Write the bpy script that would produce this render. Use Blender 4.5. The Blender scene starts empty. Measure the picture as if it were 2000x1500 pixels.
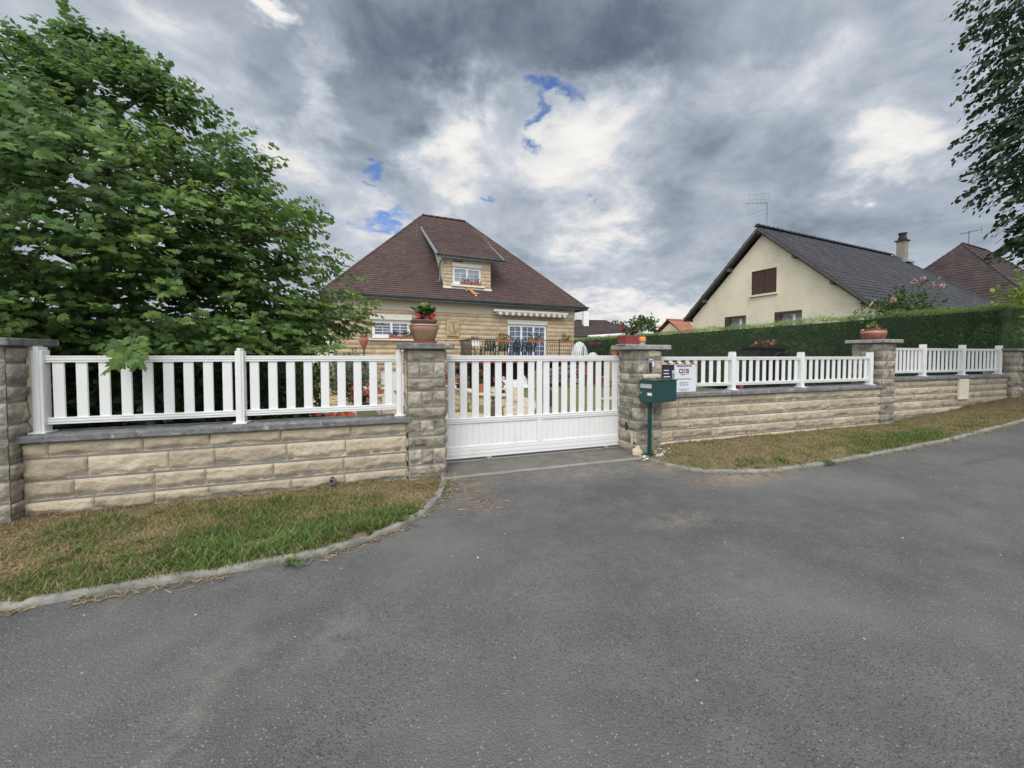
import bpy, bmesh, math, random
import numpy as np
from mathutils import Vector, Matrix, noise
random.seed(7); RNG = np.random.default_rng(11)
R = math.radians
scene = bpy.context.scene
COL = scene.collection

# ------------------------------------------------------------------ camera
cam_d = bpy.data.cameras.new('camera')
cam = bpy.data.objects.new('camera', cam_d); COL.objects.link(cam)
cam_d.sensor_width = 36.0; cam_d.lens = 14.04
cam_d.shift_x = -0.015; cam_d.shift_y = -0.016
cam_d.clip_start = 0.05; cam_d.clip_end = 2000
cam.location = (0, 0, 1.62)
cam.rotation_euler = (R(90 - 1.726), 0, R(-20))
scene.camera = cam

# ------------------------------------------------------------------ sky, sun, exposure
SUN_EL, SUN_AZ = 52.0, 205.0       # azimuth clockwise from +Y: behind the viewer's left shoulder
world = bpy.data.worlds.new('World'); scene.world = world; world.use_nodes = True
wt = world.node_tree; wt.nodes.clear()
def wn(t, **k):
    n = wt.nodes.new(t)
    for a, b in k.items(): setattr(n, a, b)
    return n
def wmath(op, a, b=None, clamp=False):
    n = wn('ShaderNodeMath', operation=op); n.use_clamp = clamp
    for i, v in enumerate((a, b)):
        if v is None: continue
        if isinstance(v, (int, float)): n.inputs[i].default_value = v
        else: wt.links.new(v, n.inputs[i])
    return n.outputs[0]
def wvec(op, a, b):
    n = wn('ShaderNodeVectorMath', operation=op)
    for i, v in enumerate((a, b)):
        if v is None: continue
        if isinstance(v, tuple): n.inputs[i].default_value = v
        else: wt.links.new(v, n.inputs[i])
    return n
tc = wn('ShaderNodeTexCoord'); sep = wn('ShaderNodeSeparateXYZ'); wt.links.new(tc.outputs['Generated'], sep.inputs[0])
az = wmath('ARCTAN2', sep.outputs[0], sep.outputs[1]); el = wmath('ARCSINE', sep.outputs[2])
ae = wn('ShaderNodeCombineXYZ'); wt.links.new(az, ae.inputs[0]); wt.links.new(el, ae.inputs[1])
# cloud-layer coordinates: the view direction dropped on to a flat layer overhead
zz = wmath('ADD', wmath('MAXIMUM', sep.outputs[2], 0.0), 0.30)
lay = wn('ShaderNodeCombineXYZ')
wt.links.new(wmath('DIVIDE', sep.outputs[0], zz), lay.inputs[0]); wt.links.new(wmath('DIVIDE', sep.outputs[1], zz), lay.inputs[1])
def wnoise(scale, detail, rough, dist=0.0, off=0.0):
    n = wn('ShaderNodeTexNoise'); n.inputs['Scale'].default_value = scale; n.inputs['Detail'].default_value = detail
    n.inputs['Roughness'].default_value = rough; n.inputs['Distortion'].default_value = dist
    v = wvec('ADD', lay.outputs[0], (off, off * .7, off * 1.3)); wt.links.new(v.outputs[0], n.inputs['Vector']); return n
n1 = wnoise(1.5, 8, .56, .35, 3.1); n2 = wnoise(4.2, 8, .60, .5, 9.7); n3 = wnoise(13.0, 5, .6, .3, 4.4)
warp = wvec('MULTIPLY', wvec('SUBTRACT', wnoise(5.5, 6, .6, .2, 1.7).outputs['Color'], (.5, .5, .5)).outputs[0], (.34, .24, 0))
wae = wvec('ADD', ae.outputs[0], warp.outputs[0]).outputs[0]
GAIN = [(0.262,0.684,0.519,0.125,-0.38),(-0.001,0.511,0.209,0.150,-0.18),(0.709,0.593,0.322,0.103,-0.18),(0.712,0.356,0.219,0.184,-0.10),(0.976,0.227,0.218,0.097,-0.08),(-0.183,0.555,0.149,0.069,-0.05),(0.193,0.510,0.098,0.079,0.34),(0.499,0.494,0.183,0.090,0.33),(0.387,0.416,0.113,0.063,0.14),(0.519,0.308,0.147,0.107,0.34),(1.062,0.377,0.094,0.057,0.30),(-0.213,0.629,0.054,0.024,0.50),(-0.370,0.548,0.107,0.047,0.20),(-0.112,0.516,0.045,0.109,0.22),(-0.200,0.410,0.101,0.054,0.25),(0.137,0.403,0.096,0.062,0.25),(0.538,0.112,0.311,0.055,0.22),(1.101,0.312,0.081,0.025,0.22),(0.909,0.525,0.153,0.047,0.15),(-0.548,0.265,0.059,0.058,0.30),(-0.523,0.434,0.084,0.079,0.15),(-0.069,0.297,0.127,0.094,0.15),(1.178,0.453,0.086,0.135,0.10),(0.623,0.067,0.344,0.049,0.20)]
HOLE = [(0.418,0.559,0.106,0.030,1.00),(0.381,0.519,0.033,0.056,0.90),(-0.000,0.405,0.049,0.026,1.00),(0.013,0.312,0.102,0.032,0.80),(0.242,0.371,0.033,0.017,0.80),(0.487,0.376,0.030,0.017,0.80),(-0.046,0.377,0.024,0.018,0.70),(0.125,0.354,0.036,0.021,0.50)]
def blob(a0, e0, sa, se, amp, grow):
    d = wvec('MULTIPLY', wvec('SUBTRACT', wae, (a0, e0, 0)).outputs[0], (1 / (sa * grow), 1 / (se * grow), 0))
    ln = wn('ShaderNodeVectorMath', operation='LENGTH'); wt.links.new(d.outputs[0], ln.inputs[0])
    mr = wn('ShaderNodeMapRange', interpolation_type='SMOOTHSTEP')
    mr.inputs['From Min'].default_value = 0; mr.inputs['From Max'].default_value = 1
    mr.inputs['To Min'].default_value = amp; mr.inputs['To Max'].default_value = 0
    wt.links.new(ln.outputs['Value'], mr.inputs['Value']); return mr.outputs[0]
lum = wmath('ADD', wmath('MULTIPLY', wmath('SUBTRACT', n1.outputs['Fac'], .5), .60), .565)
lum = wmath('ADD', lum, wmath('MULTIPLY', wmath('SUBTRACT', n2.outputs['Fac'], .5), .60))
lum = wmath('ADD', lum, wmath('MULTIPLY', wmath('SUBTRACT', n3.outputs['Fac'], .5), .15))
fluff = wmath('ADD', wmath('MULTIPLY', n2.outputs['Fac'], 1.5), .35)
for g in GAIN: lum = wmath('ADD', lum, wmath('MULTIPLY', blob(*g, 1.45), fluff) if g[4] > 0 else blob(*g, 1.45))
ramp = wn('ShaderNodeValToRGB'); cr = ramp.color_ramp
cr.elements[0].position = 0.0; cr.elements[0].color = (.085, .105, .155, 1)
cr.elements[1].position = 1.0; cr.elements[1].color = (.98, .96, .93, 1)
for p, c in ((.22, (.155, .195, .26, 1)), (.45, (.345, .405, .48, 1)), (.68, (.57, .62, .695, 1)), (.86, (.87, .86, .85, 1))):
    e = cr.elements.new(p); e.color = c
wt.links.new(lum, ramp.inputs[0])
hole = None
for g in HOLE:
    b = blob(*g, 1.35); hole = b if hole is None else wmath('MAXIMUM', hole, b)
hmr = wn('ShaderNodeMapRange', interpolation_type='SMOOTHSTEP'); hmr.inputs['From Min'].default_value = .30; hmr.inputs['From Max'].default_value = .98
wt.links.new(wmath('ADD', hole, wmath('MULTIPLY', wmath('SUBTRACT', n2.outputs['Fac'], .5), .75)), hmr.inputs['Value'])
sky = wn('ShaderNodeTexSky', sky_type='NISHITA'); sky.sun_disc = False
sky.sun_elevation = R(SUN_EL); sky.sun_rotation = R(SUN_AZ)
bgs = wn('ShaderNodeBackground'); blue = wvec('MULTIPLY', sky.outputs[0], (.62, .78, 1.08)); wt.links.new(blue.outputs[0], bgs.inputs[0]); bgs.inputs[1].default_value = 0.15
# unseen sky behind the viewer, boosted and warmed to light road and fences
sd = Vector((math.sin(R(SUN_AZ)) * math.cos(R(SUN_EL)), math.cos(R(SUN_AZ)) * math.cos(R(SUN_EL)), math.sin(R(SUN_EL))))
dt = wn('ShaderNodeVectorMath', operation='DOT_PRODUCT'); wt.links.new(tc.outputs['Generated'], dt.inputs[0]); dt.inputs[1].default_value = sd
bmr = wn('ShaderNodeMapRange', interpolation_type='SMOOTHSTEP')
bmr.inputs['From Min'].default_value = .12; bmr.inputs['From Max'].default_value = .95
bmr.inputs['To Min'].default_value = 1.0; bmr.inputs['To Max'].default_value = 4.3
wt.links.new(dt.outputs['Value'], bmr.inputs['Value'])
wm = wn('ShaderNodeMapRange'); wm.inputs['From Min'].default_value = .0; wm.inputs['From Max'].default_value = .6
wt.links.new(dt.outputs['Value'], wm.inputs['Value'])
warmx = wn('ShaderNodeMix', data_type='RGBA'); wt.links.new(wm.outputs[0], warmx.inputs[0]); warmx.inputs[6].default_value = (1, 1, 1, 1); warmx.inputs[7].default_value = (1.06, .97, .86, 1)
tint = wvec('MULTIPLY', ramp.outputs[0], warmx.outputs[2])
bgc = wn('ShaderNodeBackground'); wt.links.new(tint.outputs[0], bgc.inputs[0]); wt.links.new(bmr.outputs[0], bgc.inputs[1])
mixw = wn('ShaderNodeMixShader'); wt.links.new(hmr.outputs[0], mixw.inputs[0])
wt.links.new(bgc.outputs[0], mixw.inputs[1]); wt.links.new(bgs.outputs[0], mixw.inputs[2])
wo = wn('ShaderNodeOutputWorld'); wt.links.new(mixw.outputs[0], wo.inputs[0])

sun_d = bpy.data.lights.new('sun', 'SUN'); sun_d.energy = 1.5; sun_d.angle = R(24); sun_d.color = (1, .955, .88)
sun = bpy.data.objects.new('sun', sun_d); COL.objects.link(sun)
sun.rotation_euler = (-sd).to_track_quat('-Z', 'Y').to_euler(); sun.location = (0, -5, 30)
scene.view_settings.view_transform = 'Standard'; scene.view_settings.look = 'None'
scene.view_settings.exposure = -0.07; scene.view_settings.gamma = 1.0; scene.view_settings.use_curve_mapping = False
scene.cycles.max_bounces = 6; scene.cycles.transparent_max_bounces = 8

# ------------------------------------------------------------------ helpers
class MB:
    def __init__(s): s.v = []; s.f = []; s.t = []
    def add(s, vs, fs, tone=.5):
        o = len(s.v); s.v.extend([tuple(p) for p in vs])
        s.f.extend([tuple(i + o for i in f) for f in fs]); s.t.extend([tone] * len(fs)); return s
    def poly(s, pts, tone=.5): return s.add(pts, [tuple(range(len(pts)))], tone)
    def box(s, x0, x1, y0, y1, z0, z1, tone=.5):
        return s.add([(x0,y0,z0),(x1,y0,z0),(x1,y1,z0),(x0,y1,z0),(x0,y0,z1),(x1,y0,z1),(x1,y1,z1),(x0,y1,z1)],
            [(0,3,2,1),(4,5,6,7),(0,1,5,4),(1,2,6,5),(2,3,7,6),(3,0,4,7)], tone)
    def obox(s, c, ax, ay, az_, tone=.5):
        c, ax, ay, az_ = map(Vector, (c, ax, ay, az_)); vs = []
        for k in (-1, 1):
            for i, j in ((-1,-1),(1,-1),(1,1),(-1,1)): vs.append(c + ax*i + ay*j + az_*k)
        return s.add(vs, [(0,3,2,1),(4,5,6,7),(0,1,5,4),(1,2,6,5),(2,3,7,6),(3,0,4,7)], tone)
    def bar(s, a, b, w, h=None, up=(0,0,1), tone=.5):
        a, b = Vector(a), Vector(b); d = b - a; L = d.length; d.normalize(); up = Vector(up)
        if abs(d.dot(up)) > .95: up = Vector((0,1,0))
        x = d.cross(up).normalized(); y = x.cross(d)
        return s.obox((a+b)/2, d*L/2, x*w/2, y*(h or w)/2, tone)
    def tube(s, pts, rad, n=8, tone=.5, cap=True):
        pts = [Vector(p) for p in pts]
        rad = rad if isinstance(rad, (list, tuple)) else [rad]*len(pts)
        vs = []; fs = []; ref = None
        for i, p in enumerate(pts):
            d = (pts[min(i+1, len(pts)-1)] - pts[max(i-1, 0)])
            d = d.normalized() if d.length > 1e-9 else Vector((0,0,1))
            if ref is None: ref = Vector((0,0,1)) if abs(d.z) < .9 else Vector((1,0,0))
            x = d.cross(ref).normalized(); y = d.cross(x).normalized(); ref = ref
            if x.length < .5: x = Vector((1,0,0)); y = d.cross(x)
            for k in range(n):
                a = 2*math.pi*k/n; vs.append(p + (x*math.cos(a) + y*math.sin(a))*rad[i])
        for i in range(len(pts)-1):
            for k in range(n):
                k2 = (k+1) % n; fs.append((i*n+k, i*n+k2, (i+1)*n+k2, (i+1)*n+k))
        if cap: fs.append(tuple(range(n-1, -1, -1))); fs.append(tuple((len(pts)-1)*n+k for k in range(n)))
        return s.add(vs, fs, tone)
    def lathe(s, prof, n=24, c=(0,0,0), tone=.5, sx=1.0, sy=1.0):
        vs = []; fs = []
        for r, z in prof:
            for k in range(n):
                a = 2*math.pi*k/n; vs.append((c[0]+r*sx*math.cos(a), c[1]+r*sy*math.sin(a), c[2]+z))
        for i in range(len(prof)-1):
            for k in range(n):
                k2 = (k+1) % n; fs.append((i*n+k, i*n+k2, (i+1)*n+k2, (i+1)*n+k))
        fs.append(tuple(range(n-1, -1, -1))); fs.append(tuple((len(prof)-1)*n+k for k in range(n)))
        return s.add(vs, fs, tone)
    def prism(s, poly, y0, y1, tone=.5):        # polygon in x,z, pushed along y
        n = len(poly); vs = [(x,y0,z) for x,z in poly] + [(x,y1,z) for x,z in poly]
        fs = [tuple(range(n)), tuple(range(2*n-1, n-1, -1))]
        for i in range(n):
            j = (i+1) % n; fs.append((i, i+n, j+n, j))
        return s.add(vs, fs, tone)
    def build(s, name, m, parent=None, bevel=0, smooth=False, seg=2):
        me = bpy.data.meshes.new(name); me.from_pydata(s.v, [], s.f)
        if s.t:
            at = me.attributes.new('tone', 'FLOAT', 'FACE'); at.data.foreach_set('value', s.t)
        if m: me.materials.append(m)
        if smooth: me.polygons.foreach_set('use_smooth', [True]*len(s.f))
        bm = bmesh.new(); bm.from_mesh(me); bmesh.ops.recalc_face_normals(bm, faces=bm.faces) if not getattr(s, 'raw', False) else None
        bm.to_mesh(me); bm.free()
        o = bpy.data.objects.new(name, me); COL.objects.link(o)
        if parent: o.parent = parent
        if bevel:
            b = o.modifiers.new('bevel', 'BEVEL'); b.width = bevel; b.segments = seg; b.limit_method = 'ANGLE'
        return o
def mesh_np(name, V, F, m, tone=None, parent=None, smooth=False):
    # V (n,3); F list of equal-length faces (m,k)
    me = bpy.data.meshes.new(name); F = np.asarray(F); k = F.shape[1]
    me.vertices.add(len(V)); me.vertices.foreach_set('co', np.asarray(V, dtype=np.float32).ravel())
    me.loops.add(F.size); me.loops.foreach_set('vertex_index', F.astype(np.int32).ravel())
    me.polygons.add(len(F)); me.polygons.foreach_set('loop_start', np.arange(0, F.size, k, dtype=np.int32))
    if smooth: me.polygons.foreach_set('use_smooth', np.ones(len(F), bool))
    if tone is not None:
        at = me.attributes.new('tone', 'FLOAT', 'FACE'); at.data.foreach_set('value', np.asarray(tone, dtype=np.float32))
    me.update(calc_edges=True); me.materials.append(m)
    o = bpy.data.objects.new(name, me); COL.objects.link(o)
    if parent: o.parent = parent
    return o
def thing(name, label, cat, loc=(0,0,0), rotz=0, group=None):
    o = bpy.data.objects.new(name, None); COL.objects.link(o); o.empty_display_size = .2
    o.location = loc; o.rotation_euler = (0,0,rotz); return tag(o, label, cat, group)
def tag(o, label, cat, group=None, kind=None):
    if label: o['label'] = label
    if cat: o['category'] = cat
    if group: o['group'] = group
    if kind: o['kind'] = kind
    return o
def struct(o): o['kind'] = 'structure'; return o
def copy_thing(root, loc, rotz, label, name=None):
    r = root.copy(); COL.objects.link(r); r.location = loc; r.rotation_euler = (0,0,rotz); r['label'] = label
    for ch in list(root.children):
        c = ch.copy(); COL.objects.link(c); c.parent = r
        for g in ch.children:
            d = g.copy(); COL.objects.link(d); d.parent = c
    return r

# ------------------------------------------------------------------ materials
def mat(name, c1, c2=None, scale=6.0, rough=.8, bump=0.0, bscale=None, tone=0.0, spec=.3, metal=0.0, detail=6, ramp=(.3,.7), translucent=0, c3=None, s3=1.0, r3=(.5,.65), bdist=.01):
    m = bpy.data.materials.new(name); m.use_nodes = True; t = m.node_tree; b = t.nodes['Principled BSDF']
    b.inputs['Roughness'].default_value = rough; b.inputs['Specular IOR Level'].default_value = spec; b.inputs['Metallic'].default_value = metal
    tcn = t.nodes.new('ShaderNodeTexCoord'); src = tcn.outputs['Object']
    col = None
    if c2 is not None:
        n = t.nodes.new('ShaderNodeTexNoise'); n.inputs['Scale'].default_value = scale; n.inputs['Detail'].default_value = detail; n.inputs['Roughness'].default_value = .62
        t.links.new(src, n.inputs['Vector'])
        rp = t.nodes.new('ShaderNodeValToRGB'); rp.color_ramp.elements[0].position = ramp[0]; rp.color_ramp.elements[1].position = ramp[1]
        rp.color_ramp.elements[0].color = (*c1, 1); rp.color_ramp.elements[1].color = (*c2, 1)
        t.links.new(n.outputs['Fac'], rp.inputs[0]); col = rp.outputs[0]
    else:
        rg = t.nodes.new('ShaderNodeRGB'); rg.outputs[0].default_value = (*c1, 1); col = rg.outputs[0]
    if c3 is not None:
        n = t.nodes.new('ShaderNodeTexNoise'); n.inputs['Scale'].default_value = s3; n.inputs['Detail'].default_value = 9; n.inputs['Roughness'].default_value = .7
        t.links.new(src, n.inputs['Vector'])
        mr = t.nodes.new('ShaderNodeMapRange'); mr.inputs['From Min'].default_value = r3[0]; mr.inputs['From Max'].default_value = r3[1]
        t.links.new(n.outputs['Fac'], mr.inputs['Value'])
        mx = t.nodes.new('ShaderNodeMix'); mx.data_type = 'RGBA'; t.links.new(mr.outputs[0], mx.inputs[0])
        t.links.new(col, mx.inputs[6]); mx.inputs[7].default_value = (*c3, 1); col = mx.outputs[2]
    if tone:
        a = t.nodes.new('ShaderNodeAttribute'); a.attribute_name = 'tone'
        ml = t.nodes.new('ShaderNodeMapRange'); ml.inputs['To Min'].default_value = 1 - tone; ml.inputs['To Max'].default_value = 1 + tone
        t.links.new(a.outputs['Fac'], ml.inputs['Value'])
        mx = t.nodes.new('ShaderNodeVectorMath'); mx.operation = 'SCALE'; t.links.new(col, mx.inputs[0]); t.links.new(ml.outputs[0], mx.inputs['Scale']); col = mx.outputs[0]
    t.links.new(col, b.inputs['Base Color'])
    if bump:
        n = t.nodes.new('ShaderNodeTexNoise'); n.inputs['Scale'].default_value = bscale or scale*6; n.inputs['Detail'].default_value = 6; n.inputs['Roughness'].default_value = .65
        t.links.new(src, n.inputs['Vector'])
        bp = t.nodes.new('ShaderNodeBump'); bp.inputs['Strength'].default_value = bump; bp.inputs['Distance'].default_value = bdist
        t.links.new(n.outputs['Fac'], bp.inputs['Height']); t.links.new(bp.outputs[0], b.inputs['Normal'])
    if translucent:
        tr = t.nodes.new('ShaderNodeBsdfTranslucent'); t.links.new(col, tr.inputs[0])
        ms = t.nodes.new('ShaderNodeMixShader'); ms.inputs[0].default_value = translucent
        t.links.new(b.outputs[0], ms.inputs[1]); t.links.new(tr.outputs[0], ms.inputs[2])
        t.links.new(ms.outputs[0], t.nodes['Material Output'].inputs[0])
    return m
def tone_mat(name, stops, rough=.6, spec=.3, translucent=0, jitter=0.0, js=3.0):
    # colour read from the per-face tone through a ramp (leaf or blade kinds)
    m = bpy.data.materials.new(name); m.use_nodes = True; t = m.node_tree; b = t.nodes['Principled BSDF']
    b.inputs['Roughness'].default_value = rough; b.inputs['Specular IOR Level'].default_value = spec
    a = t.nodes.new('ShaderNodeAttribute'); a.attribute_name = 'tone'
    rp = t.nodes.new('ShaderNodeValToRGB'); cr = rp.color_ramp
    cr.elements[0].position, cr.elements[0].color = stops[0][0], (*stops[0][1], 1)
    cr.elements[1].position, cr.elements[1].color = stops[-1][0], (*stops[-1][1], 1)
    for p, c in stops[1:-1]:
        e = cr.elements.new(p); e.color = (*c, 1)
    t.links.new(a.outputs['Fac'], rp.inputs[0]); t.links.new(rp.outputs[0], b.inputs['Base Color'])
    if translucent:
        tr = t.nodes.new('ShaderNodeBsdfTranslucent'); t.links.new(rp.outputs[0], tr.inputs[0])
        ms = t.nodes.new('ShaderNodeMixShader'); ms.inputs[0].default_value = translucent
        t.links.new(b.outputs[0], ms.inputs[1]); t.links.new(tr.outputs[0], ms.inputs[2]); t.links.new(ms.outputs[0], t.nodes['Material Output'].inputs[0])
    return m
M = {}
M['stone'] = mat('wall stone', (.365,.31,.23), (.52,.45,.34), 5, .9, .9, 38, tone=.18, c3=(.23,.21,.175), s3=2.6, r3=(.56,.80), bdist=.02)
M['stone_grey'] = mat('pier stone', (.29,.26,.21), (.44,.395,.32), 5, .9, 1.0, 38, tone=.22, bdist=.02, c3=(.115,.11,.10), s3=4.2, r3=(.46,.66))
M['mortar'] = mat('mortar', (.17,.16,.15), (.25,.235,.215), 9, .95, .5, 80)
M['coping'] = mat('coping concrete', (.105,.11,.115), (.25,.25,.25), 9, .9, .9, 50, c3=(.46,.455,.43), s3=8, r3=(.57,.68), bdist=.02)
M['coping_light'] = mat('coping concrete light', (.24,.24,.23), (.36,.36,.34), 8, .9, .5, 60, c3=(.11,.115,.12), s3=7, r3=(.52,.70), bdist=.02)
M['pvc'] = mat('white pvc', (.69,.70,.70), (.745,.75,.745), 3, .35, 0, spec=.4, c3=(.53,.52,.485), s3=2.4, r3=(.58,.88))
M['house_stone'] = mat('house stone', (.42,.325,.215), (.56,.445,.305), 3, .9, .8, 22, tone=.16, c3=(.31,.245,.165), s3=1.6, r3=(.55,.78))
M['house_mortar'] = mat('house mortar', (.25,.19,.12), (.32,.25,.16), 6, .95)
M['render'] = mat('cream render', (.52,.47,.38), (.60,.55,.455), 1.2, .95, .25, 60)
M['cream'] = mat('gable render', (.68,.62,.485), (.75,.69,.55), .8, .95, .2, 50, c3=(.53,.48,.375), s3=.9, r3=(.50,.8))
M['white'] = mat('white paint', (.74,.74,.73), (.80,.80,.79), 2, .5)
M['offwhite'] = mat('off white', (.66,.64,.58), (.74,.72,.66), 2, .6)
M['tile'] = mat('plain roof tiles', (.062,.042,.040), (.092,.061,.056), .8, .85, .4, 30, tone=.20, c3=(.215,.10,.072), s3=.42, r3=(.61,.80))
M['tile_dark'] = mat('dark roof tiles', (.028,.029,.037), (.048,.048,.058), 1.0, .7, .3, 25, tone=.28)
M['tile_brown'] = mat('brown roof tiles', (.043,.031,.032), (.064,.046,.046), .9, .85, .4, 25, tone=.28)
M['tile_red'] = mat('red roof tiles', (.30,.115,.085), (.38,.155,.115), .9, .85, .4, 25, tone=.2)
M['zinc'] = mat('zinc', (.10,.115,.135), (.16,.175,.195), 4, .45, 0, metal=.6)
M['glass'] = mat('window pane', (.085,.10,.18), (.25,.28,.40), 9, .08, 0, spec=.6, ramp=(.45,.7))
M['glass_dark'] = mat('dark pane', (.02,.025,.03), (.05,.06,.07), 5, .08, 0, spec=.6)
M['terracotta'] = mat('terracotta', (.33,.125,.075), (.43,.17,.105), 7, .8, .2, 40)
M['terracotta_dull'] = mat('weathered glazed clay', (.20,.115,.07), (.29,.17,.11), 4, .38, .1, 20, c3=(.115,.09,.06), s3=5, r3=(.5,.7), spec=.5)
M['glaze_brown'] = mat('brown glaze', (.22,.075,.05), (.31,.115,.08), 5, .3, 0, spec=.5)
M['box_green'] = mat('mailbox green', (.012,.050,.050), (.018,.062,.060), 4, .35, 0, spec=.5)
M['post_green'] = mat('mailbox post', (.008,.045,.040), (.012,.055,.048), 4, .4)
M['steel'] = mat('brushed steel', (.55,.56,.58), (.65,.66,.68), 8, .35, 0, metal=.7)
M['black'] = mat('black plastic and shade', (.018,.018,.02), (.03,.03,.033), 5, .5)
M['dark_iron'] = mat('black iron', (.02,.021,.024), (.035,.036,.04), 5, .5)
M['navy'] = mat('sign navy', (.022,.028,.055), None, rough=.5)
M['signwhite'] = mat('sign white', (.58,.62,.68), (.64,.68,.74), 2, .4)
M['signorange'] = mat('sign orange', (.62,.22,.08), None, rough=.5)
M['signbrown'] = mat('sign maroon', (.14,.05,.045), None, rough=.5)
M['signcream'] = mat('sign cream', (.70,.55,.45), None, rough=.5)
M['ink'] = mat('sign ink', (.05,.055,.09), None, rough=.5)
M['inkgrey'] = mat('sign grey ink', (.20,.22,.26), None, rough=.5)
M['orange_lens'] = mat('orange lens', (.75,.20,.04), (.82,.27,.07), 6, .25, 0, spec=.5)
M['grey_plastic'] = mat('grey plastic', (.19,.21,.24), (.25,.27,.30), 5, .5)
M['pot_red'] = mat('red plastic pot', (.26,.06,.055), (.32,.08,.07), 5, .6)
M['wood'] = mat('red brown wood', (.17,.055,.035), (.25,.085,.05), 5, .7, .3, 30)
M['wood_grey'] = mat('weathered planks', (.17,.165,.155), (.33,.32,.30), 5, .85, .4, 30, tone=.3)
M['bark'] = mat('bark', (.065,.055,.042), (.14,.12,.095), 9, .95, 1.0, 30)
M['greenplastic'] = mat('green chair plastic', (.010,.040,.045), (.016,.052,.056), 4, .4)
M['shutter'] = mat('brown shutter', (.055,.032,.028), (.085,.05,.042), 9, .7)
M['awning'] = mat('awning stripe', (.62,.61,.58), (.68,.67,.64), 4, .8)
M['awning_dark'] = mat('awning taupe', (.25,.21,.19), (.30,.255,.23), 4, .8)
M['concrete'] = mat('pale concrete', (.33,.315,.285), (.46,.44,.40), 5, .95, .4, 50, c3=(.24,.225,.20), s3=2.5, r3=(.5,.75))
M['cement'] = mat('fresh cement', (.50,.43,.31), (.60,.53,.40), 9, .95, .5, 40)
M['drive'] = mat('sandy drive', (.40,.33,.235), (.50,.42,.31), 2.2, .95, .4, 40)
M['tarp_orange'] = mat('orange tarp', (.55,.095,.045), (.72,.17,.08), 4, .6)
M['tarp_white'] = mat('pale tarp', (.45,.49,.48), (.68,.71,.70), 3, .6)
M['cat'] = mat('ginger cat', (.42,.165,.055), (.62,.32,.15), 14, .8)
M['yellow'] = mat('yellow hose', (.62,.50,.16), None, rough=.6)
M['soil'] = mat('soil', (.09,.065,.045), (.15,.11,.075), 8, .95, .8, 30)

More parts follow.
